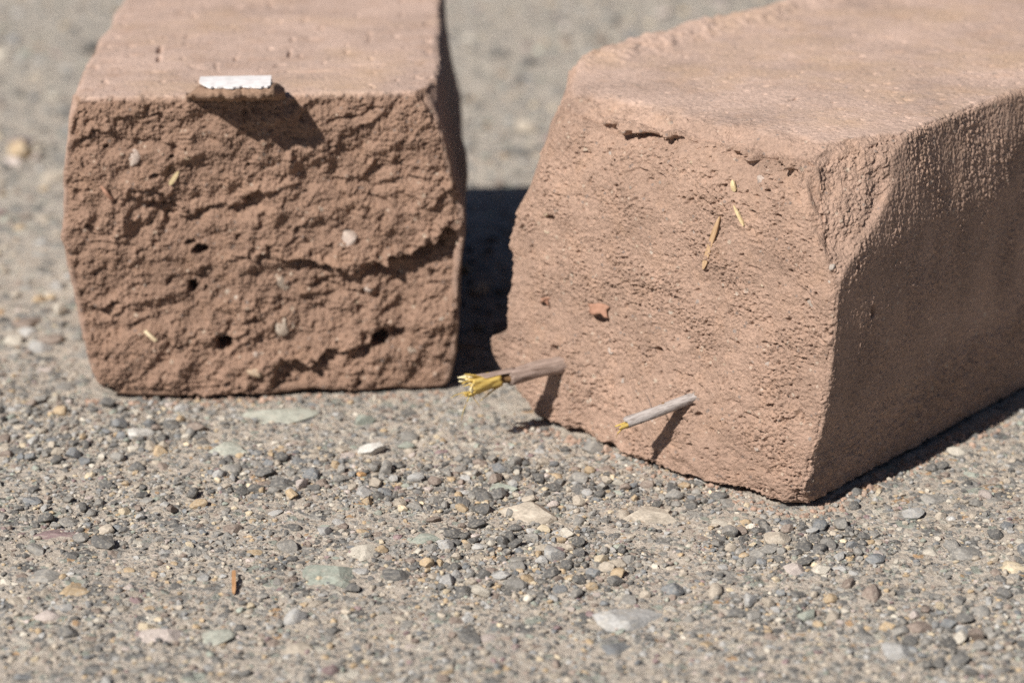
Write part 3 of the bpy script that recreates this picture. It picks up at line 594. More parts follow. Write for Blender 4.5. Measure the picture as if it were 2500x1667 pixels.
DARK = ['charcoal'] * 13 + ['grey'] * 6 + ['bluegrey'] * 4 + ['brown'] * 2 + ['beige'] * 3 + ['palegrey'] * 2 + ['cream', 'tan', 'palewhite', 'greengrey', 'pinkgrey', 'palegrey', 'tan', 'grey', 'beige']
ALLC = ['charcoal'] * 6 + ['grey'] * 6 + ['bluegrey'] * 2 + ['brown'] * 3 + ['beige'] * 7 + ['palegrey'] * 4 + ['cream'] + ['tan'] * 2 + ['palewhite'] * 2 + ['greengrey'] + ['pinkgrey'] + ['grey'] * 6 + ['brown'] * 2 + ['purple', 'beige']
def add_many(nn, pos, cols, rfun, sink):
    for _ in range(nn):
        x, y = pos()
        cand.append([x, y, rfun(), rs.choice(cols), rs.randrange(16), sink()])
for (cx, cy, rx, ry, cnt) in ZONES:
    def pos():
        while True:
            a = rs.uniform(0, 6.283); r = math.sqrt(rs.random()) ** 0.8
            return (cx + rx * r * math.cos(a)) * mm, (cy + ry * r * math.sin(a)) * mm
    add_many(cnt, pos, DARK, lambda: min(2.4, max(.4, rs.lognormvariate(-.2, .5))) * mm, lambda: rs.uniform(-.1, .45))
def near_pos():
    y = rs.uniform(-0.175, 0.03); w_ = 0.125 + (y + .17) * .2; return rs.uniform(-w_, w_), y
add_many(3300, near_pos, ALLC, lambda: min(3.2, max(.6, rs.lognormvariate(-.08, .5))) * mm, lambda: rs.uniform(.3, .85))
add_many(10500, near_pos, ALLC, lambda: rs.uniform(.4, 1.1) * mm, lambda: rs.uniform(.05, .65))
def far_pos():
    y = 0.03 + 0.56 * rs.random() ** 1.15; w_ = 0.17 + y * .25; return rs.uniform(-w_, w_), y
add_many(5200, far_pos, ALLC, lambda: min(6, max(.7, rs.lognormvariate(.45, .55))) * mm, lambda: rs.uniform(.1, .7))
# no two stones in one place, none inside a brick
grid = {}
def free(x, y, r):
    gx_, gy_ = int(x / 0.006), int(y / 0.006)
    for a in (-2, -1, 0, 1, 2):
        for b in (-2, -1, 0, 1, 2):
            for (x2, y2, r2) in grid.get((gx_ + a, gy_ + b), ()):
                if (x - x2) ** 2 + (y - y2) ** 2 < (0.70 * (r + r2)) ** 2: return False
    grid.setdefault((gx_, gy_), []).append((x, y, r)); return True
for c_, x, y, r, ratio, e in NOTABLE: grid.setdefault((int(x * mm / .006), int(y * mm / .006)), []).append((x * mm, y * mm, r * mm * (0.62 if e else .9)))
cand.sort(key=lambda t: -t[2])
kept = [t for t in cand if not (-.014 < t[0] < .008 and -.008 < t[1] < .04 and t[2] > 1.1 * mm) and not in_brick(t[0], t[1], t[2] * 0.5) and free(t[0], t[1], t[2])]

# landmarks the labels refer to
MARKS = [(64, -93, 'the twig brick\'s near bottom corner'), (-42, -112, 'the big green-grey embedded stone'), (27, -135, 'the big pale grey embedded stone'),
         (-64, -119, 'the orange straw sliver'), (-78, -143, 'the pinkish grey embedded oval'), (-111, -89, 'the flat purplish embedded stone'), (-37, -38, 'the white stone between the bricks'),
         (-64, -12, 'the chip brick\'s front foot'), (-96, -76, 'the cream pebble'), (5, -76, 'the broad beige embedded slab'), (38, -66, 'the twig brick\'s ragged front foot'),
         (100, -77, 'the pale grey shard'), (110, -49, 'the paired charcoal pebbles'), (85, -151, 'the pale grey stone near the bottom edge'),
         (119, -107, 'the cream embedded stone'), (-99, -24, 'the long white stone'), (0, -119, 'the mid-grey and tan stones'),
         (-8, -160, 'the middle of the bottom edge'), (-150, 60, 'the concrete beyond the chip brick'), (30, 200, 'the gap between the bricks'), (-106, -163, 'the bottom corner under the chip brick'), (73, -125, 'the blocky tan pebble')]
def mark(x, y): return min(MARKS, key=lambda t: (t[0] * mm - x) ** 2 + (t[1] * mm - y) ** 2)

pebbles, embedded = [], []
for c_, x, y, r, ratio, e in NOTABLE:
    x *= mm; y *= mm; r *= mm; sh = rs.choice([3, 4, 5, 7, 8, 9, 12] if c_ in ('charcoal', 'white', 'palegrey', 'palegreen') else list(range(16)))
    g = gz1(x, y)
    if e:
        r *= 1.25; ry = r * min(1.05, max(.6, ratio * 1.7)); rz = r * (.40 if ratio > .3 else .16)
        o = put_stone('embedded_stone', sh, c_, x, y, r, ry, rz, g - rz * 0.15, rs.uniform(-.25, .25), ground)
        embedded.append(o)
    else:
        ry = r * rs.uniform(.7, .95); rz = r * min(.85, max(.38, ratio * .8))
        o = put_stone('pebble', sh, c_, x, y, r, ry, rz, g + rz * 0.45, rs.uniform(-.3, .3), None, rs.uniform(-.2, .2))
        pebbles.append((o, c_, sh, x, y, r))
score = sorted(((t[2] * visible(t[0], t[1]), i) for i, t in enumerate(kept)), reverse=True)
top_loose = [i for s_, i in score if s_ > 0 and kept[i][5] < 0.42][:300 - len(pebbles)]
top_set = [i for s_, i in score if s_ > 0 and kept[i][5] >= 0.42][:300 - len(embedded)]
single = set(top_loose) | set(top_set)
for i in top_loose + top_set:
    x, y, r, c_, sh, sink = kept[i]; g = gz1(x, y); yaw = rs.uniform(0, 6.28); ry = r * rs.uniform(.6, .95); rz = r * rs.uniform(.42, .75)
    if sink < 0.42:
        o = put_stone('pebble', sh, c_, x, y, r, ry, rz, g + rz * (0.75 - sink * 1.6), yaw, None, rs.uniform(-.35, .35)); pebbles.append((o, c_, sh, x, y, r))
    else:
        rz = r * rs.uniform(.3, .5); put_stone('embedded_stone', sh, c_, x, y, r, ry, rz, g - rz * (sink - .42) * 1.4, yaw, ground, rs.uniform(-.15, .15))
RANK = ['nearest', 'second', 'third', 'fourth', 'fifth', 'sixth', 'seventh', 'eighth', 'ninth', 'tenth', 'eleventh', 'twelfth']
kinds = {}
for o, c_, sh, x, y, r in pebbles:
    size = 'tiny' if r < 1.3 * mm else ('small' if r < 2.0 * mm else ('stout' if r < 3.0 * mm else 'large'))
    m = mark(x, y); kinds.setdefault((size, SHAPES[sh][0], WORDS[c_], m), []).append((math.hypot(x - m[0] * mm, y - m[1] * mm), o.name, o))
for (size, shp_, col_, m), lst in kinds.items():
    lst.sort()
    for q, (_, _, o) in enumerate(lst):
        if len(lst) == 1: lab = '%s %s %s pebble near %s' % (size, shp_, col_, m[2])
        else: lab = '%s %s %s pebble, %s such from %s' % (size, shp_, col_, RANK[min(q, 11)], m[2])
        tag(o, lab, 'pebble', 'loose pebbles on the concrete')

# the rest of the gravel and the sand: nobody could count it
def bulk(name, items, sub, seed, nshape, parent=None):
    shp = [stone_shape(seed + i, sub, 7 + i % 6) for i in range(nshape)]
    V, F, K = [], [], []; off = 0; r_ = np.random.default_rng(seed)
    xs = np.array([t[0] for t in items], np.float32); ys_ = np.array([t[1] for t in items], np.float32); g = ground_z(xs, ys_)
    for i, (x, y, r, c_, sh, sink) in enumerate(items):
        v, f = shp[i % nshape]; a = r_.uniform(0, 6.283); sc = np.array([1, r_.uniform(.6, .95), r_.uniform(.45, .8)]) * r
        ca, sa = math.cos(a), math.sin(a); p = v * sc
        p = np.stack([p[:, 0] * ca - p[:, 1] * sa + x, p[:, 0] * sa + p[:, 1] * ca + y, p[:, 2] + g[i] + sc[2] * (0.7 - sink * 1.5)], 1)
        V.append(p); F.append(f + off); off += len(v); k = r_.uniform(.85, 1.15)
        K.append(np.repeat(np.array([COLS[c_]]) * k, len(v), 0))
    V = np.concatenate(V); F = np.concatenate(F)
    me = raw_mesh(name, V, F.ravel(), np.arange(len(F)) * 3, False); set_col(me, 'col', np.concatenate(K))
    return tag(link(name, me, M_GRAVEL, parent), kind='stuff')
rest = [t for i, t in enumerate(kept) if i not in single]
gravel = bulk('loose_gravel', [t for t in rest if t[1] < 0.04 and t[2] > 1.0 * mm], 2, 400, 12)
tag(gravel, 'fine grey and beige gravel strewn before the bricks', 'gravel')
tag(bulk('fine_gravel', [t for t in rest if t[1] < 0.04 and t[2] <= 1.0 * mm], 1, 420, 14), 'finest grit packed between the pebbles and embedded stones', 'grit')
tag(bulk('distant_gravel', [t for t in rest if t[1] >= 0.04], 1, 450, 12), 'blurred gravel on the concrete beyond the bricks', 'gravel')
sand_items = []
for _ in range(9000):
    x, y = near_pos()
    if in_brick(x, y, 0): continue
    sand_items.append((x, y, rs.uniform(.22, .6) * mm, rs.choice(ALLC), 0, rs.uniform(.1, .6)))
for (cx, cy, rx, ry, cnt) in ZONES:
    for _ in range(cnt * 2):
        a = rs.uniform(0, 6.283); r = math.sqrt(rs.random()) * 1.15
        x, y = (cx + rx * r * math.cos(a)) * mm, (cy + ry * r * math.sin(a)) * mm
        if not in_brick(x, y, 0): sand_items.append((x, y, rs.uniform(.25, .7) * mm, rs.choice(DARK + ALLC), 0, rs.uniform(.0, .5)))
tag(bulk('coarse_sand', sand_items, 1, 500, 8), 'coarse sand grains scattered between the pebbles', 'sand')

COLS['clay'] = (0.36, 0.245, 0.185); crumbs = []
for (O, A, x0, x1, y1) in ((OL, AL, 0.0, 0.1, 0.0), (OR, AR, -0.09, 0.0, 0.0), (OR, AR, 0.0, 0.0, 0.09)):
    for _ in range(280):
        t = rs.random(); lx, ly = x0 + (x1 - x0) * t, y1 * t; o_ = abs(rs.gauss(0, .0035)) + .0004
        if y1: lx += o_
        else: ly -= o_
        c, s_ = math.cos(A), math.sin(A)
        crumbs.append((O.x + lx * c - ly * s_, O.y + lx * s_ + ly * c, rs.uniform(.25, .45 + 1.0 * rs.random() ** 3) * mm, 'clay', 0, rs.uniform(0, .4)))
tag(bulk('clay_crumbs', crumbs, 2, 600, 6), 'tiny reddish clay crumbs fallen along the feet of the bricks', 'crumbs')

# ------------------------------------------------------------------ small builders
def frame_of(d):
    d = d.normalized(); a = Vector((0, 0, 1)) if abs(d.z) < .9 else Vector((1, 0, 0)); x = d.cross(a).normalized(); return x, d.cross(x).normalized()
def tube(pts, rads, seg=14, seed=0, rough=0.0, cap=True, ragged=0.0):
    v, f = [], []; r_ = random.Random(seed)
    rg = [r_.uniform(-1, 1) for _ in range(seg)]
    for i, (p, r) in enumerate(zip(pts, rads)):
        d = (pts[min(i + 1, len(pts) - 1)] - pts[max(i - 1, 0)]); x, y = frame_of(d); d = d.normalized()
        for k in range(seg):
            a = 2 * math.pi * k / seg; rr = r * (1 + rough * r_.uniform(-1, 1))
            v.append(p + x * math.cos(a) * rr + y * math.sin(a) * rr + (d * ragged * rg[k] if i == len(pts) - 1 else Vector()))
    for i in range(len(pts) - 1):
        for k in range(seg):
            a, b = i * seg + k, i * seg + (k + 1) % seg; f.append((a, b, b + seg, a + seg))
    if cap: f.append(tuple(range(seg))[::-1]); f.append(tuple(range((len(pts) - 1) * seg, len(pts) * seg)))
    return v, f
def lerp_pts(a, b, n, bow=Vector(), jit=0.0, seed=0):
    r_ = random.Random(seed)
    return [a.lerp(b, i / n) + bow * math.sin(math.pi * i / n) + Vector((r_.uniform(-1, 1), r_.uniform(-1, 1), r_.uniform(-1, 1))) * jit for i in range(n + 1)]
def strip(pts, wdir, width, thick, taper=None):
    """thin sliver of straw with real thickness"""
    v, f = [], []; nrm = None
    for i, p in enumerate(pts):
        d = (pts[min(i + 1, len(pts) - 1)] - pts[max(i - 1, 0)]).normalized(); n_ = d.cross(wdir).normalized(); w_ = width * (taper[i] if taper else 1)
        for sx, sy in ((-1, -1), (1, -1), (1, 1), (-1, 1)): v.append(p + wdir * (w_ / 2 * sx) + n_ * (thick / 2 * sy))
    for i in range(len(pts) - 1):
        for k in range(4): f.append((i * 4 + k, i * 4 + (k + 1) % 4, i * 4 + 4 + (k + 1) % 4, i * 4 + 4 + k))
    f.append((3, 2, 1, 0)); m_ = (len(pts) - 1) * 4; f.append((m_, m_ + 1, m_ + 2, m_ + 3)); return v, f
def local_mesh(name, v, f, mat, parent, axis=None, smooth=True):
    """mesh whose local z runs along axis, so grain follows it; vertices given in parent space"""
    o0 = sum((Vector(x) for x in v), Vector()) / len(v)
    rot = axis.to_track_quat('Z', 'Y') if axis is not None else Matrix.Identity(3).to_quaternion()
    inv_ = rot.inverted()
    me = pymesh(name, [inv_ @ (Vector(x) - o0) for x in v], f, smooth)
    o = link(name, me, mat, parent); o.location = o0; o.rotation_mode = 'QUATERNION'; o.rotation_quaternion = rot; return o
def under(part, o):
    """make o a sub-part of part without moving it (both are given in the root's space)"""
    o.parent = part; o.matrix_parent_inverse = (Matrix.Translation(part.location) @ part.rotation_quaternion.to_matrix().to_4x4()).inverted(); return o
def world_R(p): return Matrix.Rotation(AR, 4, 'Z').to_3x3() @ p + OR
def world_L(p): return Matrix.Rotation(AL, 4, 'Z').to_3x3() @ p + OL

# ------------------------------------------------------------------ twigs
def bark_tube(a, b, r0, r1, seed, bow=.0005, rings=44, seg=26, ragged=1.0, cap=True):
    """knotty tube: ridges along it, slight bends, ragged broken end at b"""
    d = (b - a).normalized(); x, y = frame_of(d); v, f = [], []; L_ = (b - a).length
    T = np.linspace(0, 1, rings); A_ = np.arange(seg) * 2 * math.pi / seg
    TT, AA = np.meshgrid(T, A_, indexing='ij')
    Q = np.stack([np.cos(AA).ravel() * 1.6, np.sin(AA).ravel() * 1.6, TT.ravel() * L_ / mm * .12], 1)
    dn = perlin(Q, seed) * .09 + perlin(Q * np.array([2.2, 2.2, 2.5]), seed + 1) * .05 + perlin(np.stack([TT.ravel() * L_ / mm * .35, 0 * TT.ravel(), 0 * TT.ravel()], 1), seed + 2) * .06
    edge = perlin(np.stack([np.cos(A_) * 2, np.sin(A_) * 2, 0 * A_ + 3.3], 1), seed + 3) + .7 * perlin(np.stack([np.cos(A_) * 5, np.sin(A_) * 5, 0 * A_], 1), seed + 4)
    for i, t in enumerate(T):
        c = a.lerp(b, t) + Vector((0, 0, bow)) * math.sin(math.pi * t) + x * (.0003 * math.sin(t * 7 + seed))
        for k in range(seg):
            rr = (r0 + (r1 - r0) * t) * (1 + dn[i * seg + k]); e = d * (ragged * edge[k] * mm * sstep(.8, 1, t))
            v.append(c + (x * math.cos(A_[k]) + y * math.sin(A_[k])) * rr + e)
    for i in range(rings - 1):
        for k in range(seg): p, q = i * seg + k, i * seg + (k + 1) % seg; f.append((p, q, q + seg, p + seg))
    if cap: f.append(tuple(range(seg))[::-1]); f.append(tuple(range((rings - 1) * seg, rings * seg)))
    return v, f
def shell(d, up, sd, L_, t0, t1, a0, a1, r, th, seed, rag=1.0, flare=0.0, na=22, nb=12):
    """a split sleeve: part of a tube wall with thickness and torn ends"""
    v, f = [], []; ang = np.linspace(a0, a1, na)
    e0 = perlin(np.stack([ang * .045, 0 * ang, 0 * ang + seed], 1), seed); e1 = perlin(np.stack([ang * .06, 0 * ang + 5, 0 * ang + seed], 1), seed + 1) + .8 * perlin(np.stack([ang * .16, 0 * ang + 9, 0 * ang], 1), seed + 2)
    for lay in (0, 1):
        for i in range(na):
            for k in range(nb):
                q = k / (nb - 1); t = t0 + (t1 - t0) * q; along = L_ * t + (rag * .6 * e0[i] * (1 - q) + rag * 1.7 * e1[i] * q) * mm
                wv = .12 * math.sin(ang[i] * .11 + q * 5 + seed)
                rr = (r * (1 + flare * q * q) + wv - lay * th) * mm; aa = R(ang[i] + 8 * math.sin(q * 4 + seed))
                v.append(d * along + (up * math.cos(aa) + sd * math.sin(aa)) * rr)
    o2 = na * nb
    for i in range(na - 1):
        for k in range(nb - 1):
            a = i * nb + k; f.append((a, a + 1, a + nb + 1, a + nb)); f.append((o2 + a, o2 + a + nb, o2 + a + nb + 1, o2 + a + 1))
    bd = [k for k in range(nb)] + [i * nb + nb - 1 for i in range(1, na)] + [(na - 1) * nb + k for k in range(nb - 2, -1, -1)] + [i * nb for i in range(na - 2, 0, -1)]
    for a, b in zip(bd, bd[1:] + bd[:1]): f.append((a, o2 + a, o2 + b, b))
    return v, f
def twig_long():
    base = world_R(front_pt(PR, nR, -78.8, 17.9)); vec = Vector((-25.7, -14.0, -0.2)) * mm
    root = empty('twig', base); d = vec.normalized(); L_ = vec.length
    up = (Vector((0, 0, 1)) - d * d.z).normalized(); sd = d.cross(up)
    v, f = bark_tube(-d * 9 * mm, d * L_ * 0.56, 2.35 * mm, 2.2 * mm, 4, ragged=1.2); local_mesh('bark', v, f, M_BARK, root, d)
    v, f = shell(d, up, sd, L_, .50, .86, -45, 95, 2.34, .3, 31, 1.4); local_mesh('bark_flap', v, f, M_BARK, root, d)
    v, f = bark_tube(d * L_ * .30, d * L_ * .72, 1.5 * mm, 1.35 * mm, 8, 0, 14, 16, .5); local_mesh('inner_wood', v, f, M_PITH, root, d)
    v, f = shell(d, up, sd, L_, .66, .98, -205, -10, 2.05, .35, 33, 1.8, .45); torn = local_mesh('torn_end', v, f, M_YELLOW, root, d)
    v, f = shell(d, up, sd, L_, .84, .99, -120, 80, 1.9, .3, 35, 1.2, .55); under(torn, local_mesh('pith_curl', v, f, M_CREAM, root, d))
    r_ = random.Random(12)
    for k in range(22):                                             # splinters lying along the torn end
        a = R(r_.uniform(-190, 40)); rr = r_.uniform(.5, 2.0) * mm; p = d * L_ * r_.uniform(.66, .88) + (up * math.cos(a) + sd * math.sin(a)) * rr
        dr = (d + (up * math.cos(a) + sd * math.sin(a)) * r_.uniform(-.15, .45) + Vector((0, 0, r_.uniform(-.12, .05)))).normalized(); ln = r_.uniform(3.5, 8.5) * mm; r0 = r_.uniform(.14, .36) * mm
        v, f = tube(lerp_pts(p, p + dr * ln, 5, Vector((0, 0, .0002)), .00008, k), [r0, r0 * 1.05, r0 * .95, r0 * .8, r0 * .55, r0 * .2], 6, k, .12); under(torn, local_mesh('fibre', v, f, M_CREAM if k % 5 == 0 else M_YELLOW, root, dr))
    for k, (t, dx, dz, ln, r0) in enumerate([(.94, -.35, -.95, 8.5, .17), (.95, .45, -.8, 4.6, .17), (.99, -1.1, -.35, 4.6, .2)]):   # hanging strands
        a = d * L_ * t - up * 1.5 * mm - sd * .6 * mm; dr = Vector((dx, -0.2, dz)).normalized(); pts = lerp_pts(a, a + dr * ln * mm, 6, Vector((-.0004, 0, .0002)), .00008, k)
        v, f = tube(pts, [r0 * mm * (1 - .12 * i) for i in range(7)], 6, k); under(torn, local_mesh('fibre', v, f, M_YELLOW, root, dr))
    tag(root, 'long brown twig with frayed yellow torn end sticking out of the larger brick', 'twig', 'twigs stuck in the larger brick')
def twig_short():
    base = world_R(front_pt(PR, nR, -33.4, 21.3)); vec = Vector((-19.3, -5.9, -5.1)) * mm
    root = empty('twig', base); d = vec.normalized(); L_ = vec.length
    up = (Vector((0, 0, 1)) - d * d.z).normalized(); sd = d.cross(up)
    v, f = bark_tube(-d * 9 * mm, d * L_ * 0.88, 1.32 * mm, 1.5 * mm, 19, .0003, 48, 24, 1.1, False); local_mesh('bark', v, f, M_BARK2, root, d)
    v, f = bark_tube(d * L_ * .3, d * L_ * .70, 1.05 * mm, 1.05 * mm, 23, .0003, 10, 14, .3); wood = local_mesh('inner_wood', v, f, M_PITH, root, d)
    v, f = shell(d, up, sd, L_, .70, .955, -235, -70, 1.12, .25, 41, .8, .05); under(wood, local_mesh('torn_lining', v, f, M_YELLOW, root, d))
    for k, (ou, os, ln, r0) in enumerate([(.25, -.3, 5.4, .5), (-.45, -.45, 4.6, .42), (-.75, .3, 3.2, .34), (.8, -.5, 1.6, .34), (-.1, .8, 2.6, .34), (-.9, -.3, 2.6, .3)]):
        a = d * L_ * .76 + up * ou * mm + sd * os * mm; e = a + d * ln * mm + up * (ou * .2) * mm
        v, f = tube(lerp_pts(a, e, 4, Vector(), .00004, k), [r0 * mm * (1 - .16 * i) for i in range(5)], 7, k, .12); under(wood, local_mesh('fibre', v, f, M_YELLOW, root, d))
    a = d * L_ * .93 - up * 1.1 * mm; dr = (d + Vector((0, 0, -.55))).normalized()
    pts = [a, a + dr * 1.6 * mm, a + dr * 2.4 * mm + Vector((0, 0, -.0011))]; v, f = tube(pts, [.2 * mm, .16 * mm, .08 * mm], 6); under(wood, local_mesh('fibre', v, f, M_YELLOW, root, dr))
    # bud scar and a thin side thorn
    v, f = tube([d * L_ * .36 + up * 1.1 * mm, d * L_ * .37 + up * 1.75 * mm], [.65 * mm, .4 * mm], 9); local_mesh('bud_scar', v, f, M_PITH, root, up)
    a = d * L_ * .52 + up * 1.2 * mm; v, f = tube(lerp_pts(a, a + Vector((-.0018, .001, .0042)), 4, Vector((.0002, 0, 0))), [.22 * mm, .17 * mm, .14 * mm, .1 * mm, .05 * mm], 6); local_mesh('thorn', v, f, M_BARK, root, up)
    tag(root, 'short grey twig with splintered yellow tip low on the larger brick', 'twig', 'twigs stuck in the larger brick')
twig_long(); twig_short()

# ------------------------------------------------------------------ the white-topped chip
def chip():
    base = world_L(top_pt(PL, nL, 44.5, 3.0)); base.z -= 1.3 * mm; base = base + Vector((0, -2.6 * mm, 0))
    root = empty('chip', base, AL)
    nxc, r_ = 46, random.Random(3)
    # section (y towards the brick, z up): heel on the brick, undercut front, flat top
    def sec(t):
        wv = perlin(np.array([[t * 9, 0.3, 1.7]]), 5)[0]; w2 = perlin(np.array([[t * 26, 4.3, 1.7]]), 6)[0]
        s = min(1, 3.2 * t + .12, 6 * (1 - t) + .35); hs = s ** .6
        tip = -15.5 * s + 1.4 * wv + .7 * w2
        return [(-1.5, 0.0), (-5.5 * s, (1.0 + .7 * w2) * hs), (-10.5 * s, (2.5 + .8 * wv) * hs), (tip, (4.6 + .8 * w2) * hs), (tip + .4, (5.9 + .7 * w2) * hs), (tip + 1.6, (6.6 + .5 * wv) * hs)], tip, hs
    v, f = [], []; vt, ft = [], []
    for i in range(nxc):
        t = i / (nxc - 1); x = (-13 + 26 * t) * mm; pr, tip, hs = sec(t)
        ring = pr + [(min(-2.0, tip + 7), 6.2 * hs), (5.0, 0.0)]
        for (y, z) in ring: v.append(Vector((x + r_.uniform(-.22, .22) * mm, y * mm + r_.uniform(-.4, .4) * mm, z * mm + r_.uniform(-.28, .28) * mm)))
    m_ = 8
    for i in range(nxc - 1):
        for k in range(m_): a, b = i * m_ + k, i * m_ + (k + 1) % m_; f.append((a, a + m_, b + m_, b))
    f.append(tuple(range(m_))); f.append(tuple(range((nxc - 1) * m_, nxc * m_))[::-1])
    link('torn_core', pymesh('torn_core', v, f, True), M_CHIP, root)
    n2 = 24
    for i in range(n2):
        t = .15 + .72 * i / (n2 - 1); x = (-13 + 26 * t) * mm; tip = sec(t)[1]; e = .25 * perlin(np.array([[t * 14, 9.3, .2]]), 8)[0]
        for (y, z) in ((tip + 1.1 + e, 6.6), (tip + 1.1 + e, 7.05), (-9, 7.2 + .2 * e), (-2.4 + e, 6.9), (4.6, .6), (4.2, .1), (-2.6, 6.1)): vt.append(Vector((x, y * mm, z * mm)))
    for i in range(n2 - 1):
        for k in range(7): a, b = i * 7 + k, i * 7 + (k + 1) % 7; ft.append((a, a + 7, b + 7, b))
    ft.append(tuple(range(7))); ft.append(tuple(range((n2 - 1) * 7, n2 * 7))[::-1])
    link('white_skin', pymesh('white_skin', vt, ft, False), M_WHITE, root)
    tag(root, 'small white-topped chip with brown torn underside jutting over the pitted brick\'s top edge', 'chip')
chip()

# ------------------------------------------------------------------ bits set in the bricks (parts of them)
def inclusion(root, PP, nn, u, z, rx, rz_, col, sh, depth=.35, rot=0.0):
    p = front_pt(PP, nn, u, z); o = put_stone('embedded_pebble', sh, col, 0, 0, rx * mm, min(rx, rz_) * .8 * mm, rz_ * mm, 0, 0, root)
    cl = (0.40, 0.285, 0.215); c3 = COLS[col]; o.color = tuple(c3[q] * .55 + cl[q] * .45 for q in range(3)) + (1,)
    o.location = p + Vector((0, depth * min(rx, rz_) * mm, 0)); o.rotation_euler = (0, rot, 0); return o
for (u, z, a, b, c_, s_, r_) in [(16.2, 68.0, 2.0, 3.3, 'pinkgrey', 1, .35), (72.7, 44.2, 3.2, 2.7, 'pinkgrey', 3, -.5), (54.1, 32.2, 3.2, 2.6, 'beige', 6, .3), (54.6, 20, 2.2, 2.8, 'beige', 7, .2),
      (78.6, 30.2, 1.5, 1.3, 'pinkgrey', 2, 0), (75.1, 25.9, 1.2, 1.0, 'tan', 0, 0), (30.8, 68.6, 1.0, .8, 'tan', 9, 0), (98.5, 21.5, 1.0, .9, 'palewhite', 10, 0), (47.5, 11.9, 1.3, 1.6, 'pinkgrey', 4, 0),
      (46.6, 7.6, 2.4, 1.7, 'tan', 12, .3), (66, 53, .9, .7, 'beige', 1, 0), (90, 12, 1.6, 1.2, 'beige', 2, .4), (24, 47, .9, .7, 'pinkgrey', 0, 0), (60, 63, .8, .6, 'palegrey', 2, 0), (40, 30, .8, .9, 'beige', 1, 0)]:
    inclusion(rootL, PL, nL, u, z, a, b, c_, s_, .5, r_)
for (u, z, a, b, c_, s_, r_) in [(-48.3, 49.8, 1.0, 1.2, 'palewhite', 1, 0), (-58.7, 46.9, .75, .9, 'cream', 0, 0), (-53.8, 57, .65, .65, 'cream', 1, 0), (-61.8, 26.6, 1.7, 1.5, 'pinkgrey', 2, 0), (-17, 81.5, 1.7, 1.5, 'pinkgrey', 1, 0),
      (-65.6, 78.6, 1.2, .75, 'palegrey', 3, .1), (-65, 70.2, .55, .45, 'white', 4, 0), (-41.1, 74.9, 1.1, .7, 'palegrey', 9, 0), (-85.8, 58.6, 1.0, 1.0, 'tan', 1, 0), (-42.2, 44.9, 1.0, .9, 'beige', 6, 0), (-42.2, 42.1, .8, .8, 'palewhite', 7, 0),
      (5.5, 64.6, 1.2, 1.2, 'palegrey', 1, 0), (6.2, 61.6, .8, .8, 'white', 2, 0), (-13.9, 55.9, .8, .8, 'cream', 2, 0), (1.6, 54.5, 2.1, 1.7, 'grey', 9, .4), (-33.8, 51.2, .6, .6, 'palegrey', 0, 0), (-68.7, 10.9, 1.2, 1.4, 'palewhite', 1, 0),
      (-74.6, 12.8, 1.6, 1.8, 'cream', 2, 0), (-35.5, 64.6, 1.6, 1.7, 'pinkgrey', 1, 0), (-37.5, 81.8, 1.1, .9, 'tan', 4, 0), (-22.8, 18.9, 1.2, 1.2, 'pinkgrey', 0, 0), (-11.2, 36.2, .8, .7, 'palegrey', 3, 0), (-85.1, 54, 1.1, .9, 'cream', 5, 0),
      (-91, 59.5, .9, .8, 'beige', 1, 0), (-44.8, 12.8, .8, .8, 'pinkgrey', 2, 0), (-57.5, 19.7, 1.0, .8, 'palegrey', 3, 0), (-5.2, 43.1, .7, .7, 'beige', 0, 0), (-26, 53.1, .6, .6, 'palewhite', 1, 0), (-80.6, 22.4, .8, .8, 'palewhite', 0, 0),
      (-24, 33, .7, .6, 'cream', 2, 0), (-70, 52, .6, .6, 'cream', 10, 0), (-76, 44, .7, .6, 'beige', 11, 0), (-12, 14, .9, .8, 'palegrey', 3, 0), (-36, 37, .6, .6, 'palewhite', 1, 0), (-3, 30, .7, .6, 'beige', 2, 0), (-50, 66, .7, .6, 'beige', 0, 0)]:
    inclusion(rootR, PR, nR, u, z, a, b, c_, s_, .6, r_)
def straw(root, PP, nn, a, b, width, mat, name, bow=.3, n_=8, taper=True):
    A, B = front_pt(PP, nn, *a), front_pt(PP, nn, *b); A.y = min(A.y, B.y) - .35 * mm; B.y = A.y + .1 * mm
    d = (B - A).normalized(); wd = d.cross(Vector((0, 1, 0))).normalized()
    tp = [max(.3, min(1, i / 1.4, (n_ - i) / .6 + .35)) for i in range(n_ + 1)] if taper else None
    v, f = strip(lerp_pts(A, B, n_, Vector((0, -bow * mm, 0))), wd, width * mm, .5 * mm, tp)
    return local_mesh(name, v, f, mat, root, d, False)
straw(rootR, PR, nR, (-27.2, 70.6), (-32.0, 56.0), 1.35, M_STRAW, 'straw_sliver')
straw(rootR, PR, nR, (-24.4, 80.4), (-23.7, 77.6), 1.3, M_CHAFF, 'chaff_flake', .3, 6)
straw(rootR, PR, nR, (-23.1, 74.3), (-20.0, 69.8), .8, M_CHAFF, 'straw_fragment', .1, 6)
straw(rootL, PL, nL, (17.2, 20.6), (20.0, 17.6), .9, M_PALE, 'straw_fragment', .2, 5, False)
straw(rootL, PL, nL, (28.2, 64.6), (25.6, 61.0), 1.1, M_CHAFF, 'straw_fragment', .2, 6)
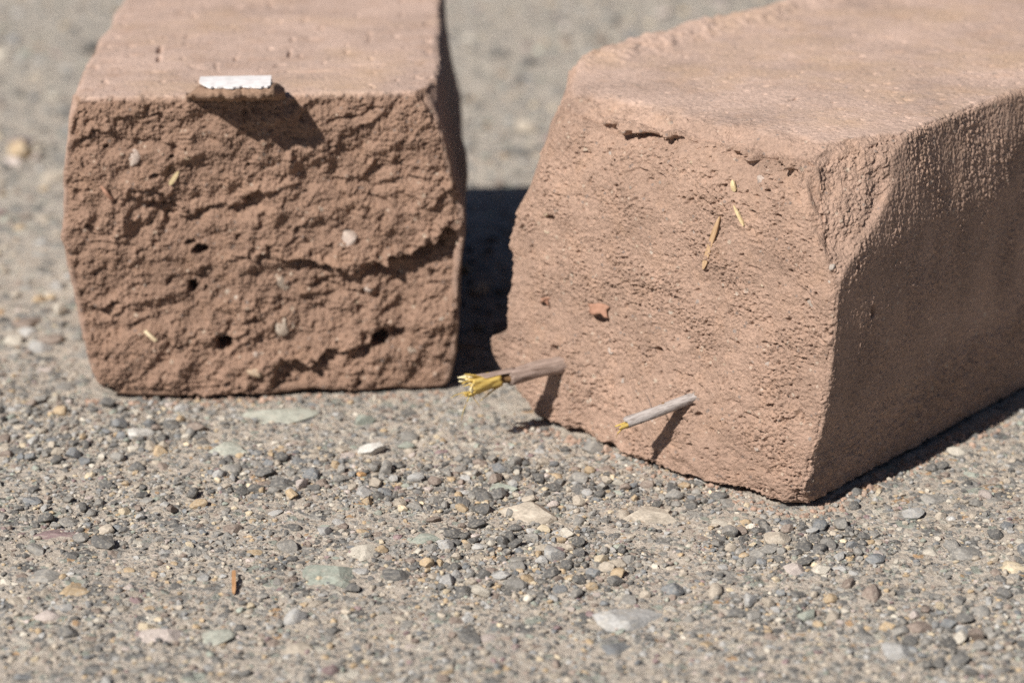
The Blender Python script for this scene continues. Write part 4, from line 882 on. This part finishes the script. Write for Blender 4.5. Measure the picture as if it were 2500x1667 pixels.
straw(rootL, PL, nL, (7.6, 61.6), (10.4, 57.6), .9, M_RED, 'thorn', .8, 6)
def curl(u, z, wdt, hgt, mat, nm):
    p = front_pt(PR, nR, u, z); v, f = [], []; na, nb = 9, 5
    for j in range(2):
        for i in range(na):
            for k in range(nb):
                t = i / (na - 1) - .5; q = k / (nb - 1)
                v.append(p + Vector((t * wdt + .5 * math.sin(q * 5 + t * 4), -1.3 * math.cos(t * 2.6) * (.3 + .7 * q) - .25 * j - .1, hgt * (.5 - q) * (1 - .9 * abs(t)) + .5 * math.sin(t * 5) - (1.2 if i > 6 and k > 2 else 0))) * mm)
    o2 = na * nb
    for i in range(na - 1):
        for k in range(nb - 1):
            a = i * nb + k; f.append((a, a + 1, a + nb + 1, a + nb)); f.append((o2 + a, o2 + a + nb, o2 + a + nb + 1, o2 + a + 1))
    bd = [k for k in range(nb)] + [i * nb + nb - 1 for i in range(1, na)] + [(na - 1) * nb + k for k in range(nb - 2, -1, -1)] + [i * nb for i in range(na - 2, 0, -1)]
    for a, b in zip(bd, bd[1:] + bd[:1]): f.append((a, o2 + a, o2 + b, b))
    local_mesh(nm, v, f, mat, rootR, None, True)
curl(-66.6, 37.2, 6.6, 3.2, M_RED, 'reddish_flake')
curl(-86.0, 34.8, 3.0, 1.3, M_RED, 'reddish_flake')

# straw sliver lying on the concrete
a, b = Vector((-0.0642, -0.1235, 0)), Vector((-0.0652, -0.1135, 0)); a.z = gz1(a.x, a.y) + .6 * mm; b.z = gz1(b.x, b.y) + 1.9 * mm
dv = (b - a).normalized(); wd = dv.cross(Vector((0, 0, 1))).normalized()
v, f = strip(lerp_pts(a, b, 6, Vector((0, 0, .0002))), wd, .95 * mm, .4 * mm, [.55, 1, .95, 1, 1.05, 1, .8])
s_ = local_mesh('straw_sliver', v, f, M_STRAW2, None, dv, False)
tag(s_, 'orange-brown straw sliver lying alone on the concrete', 'straw')
print('TRIS', sum(sum(len(p.vertices) - 2 for p in m_.polygons) for m_ in bpy.data.meshes))
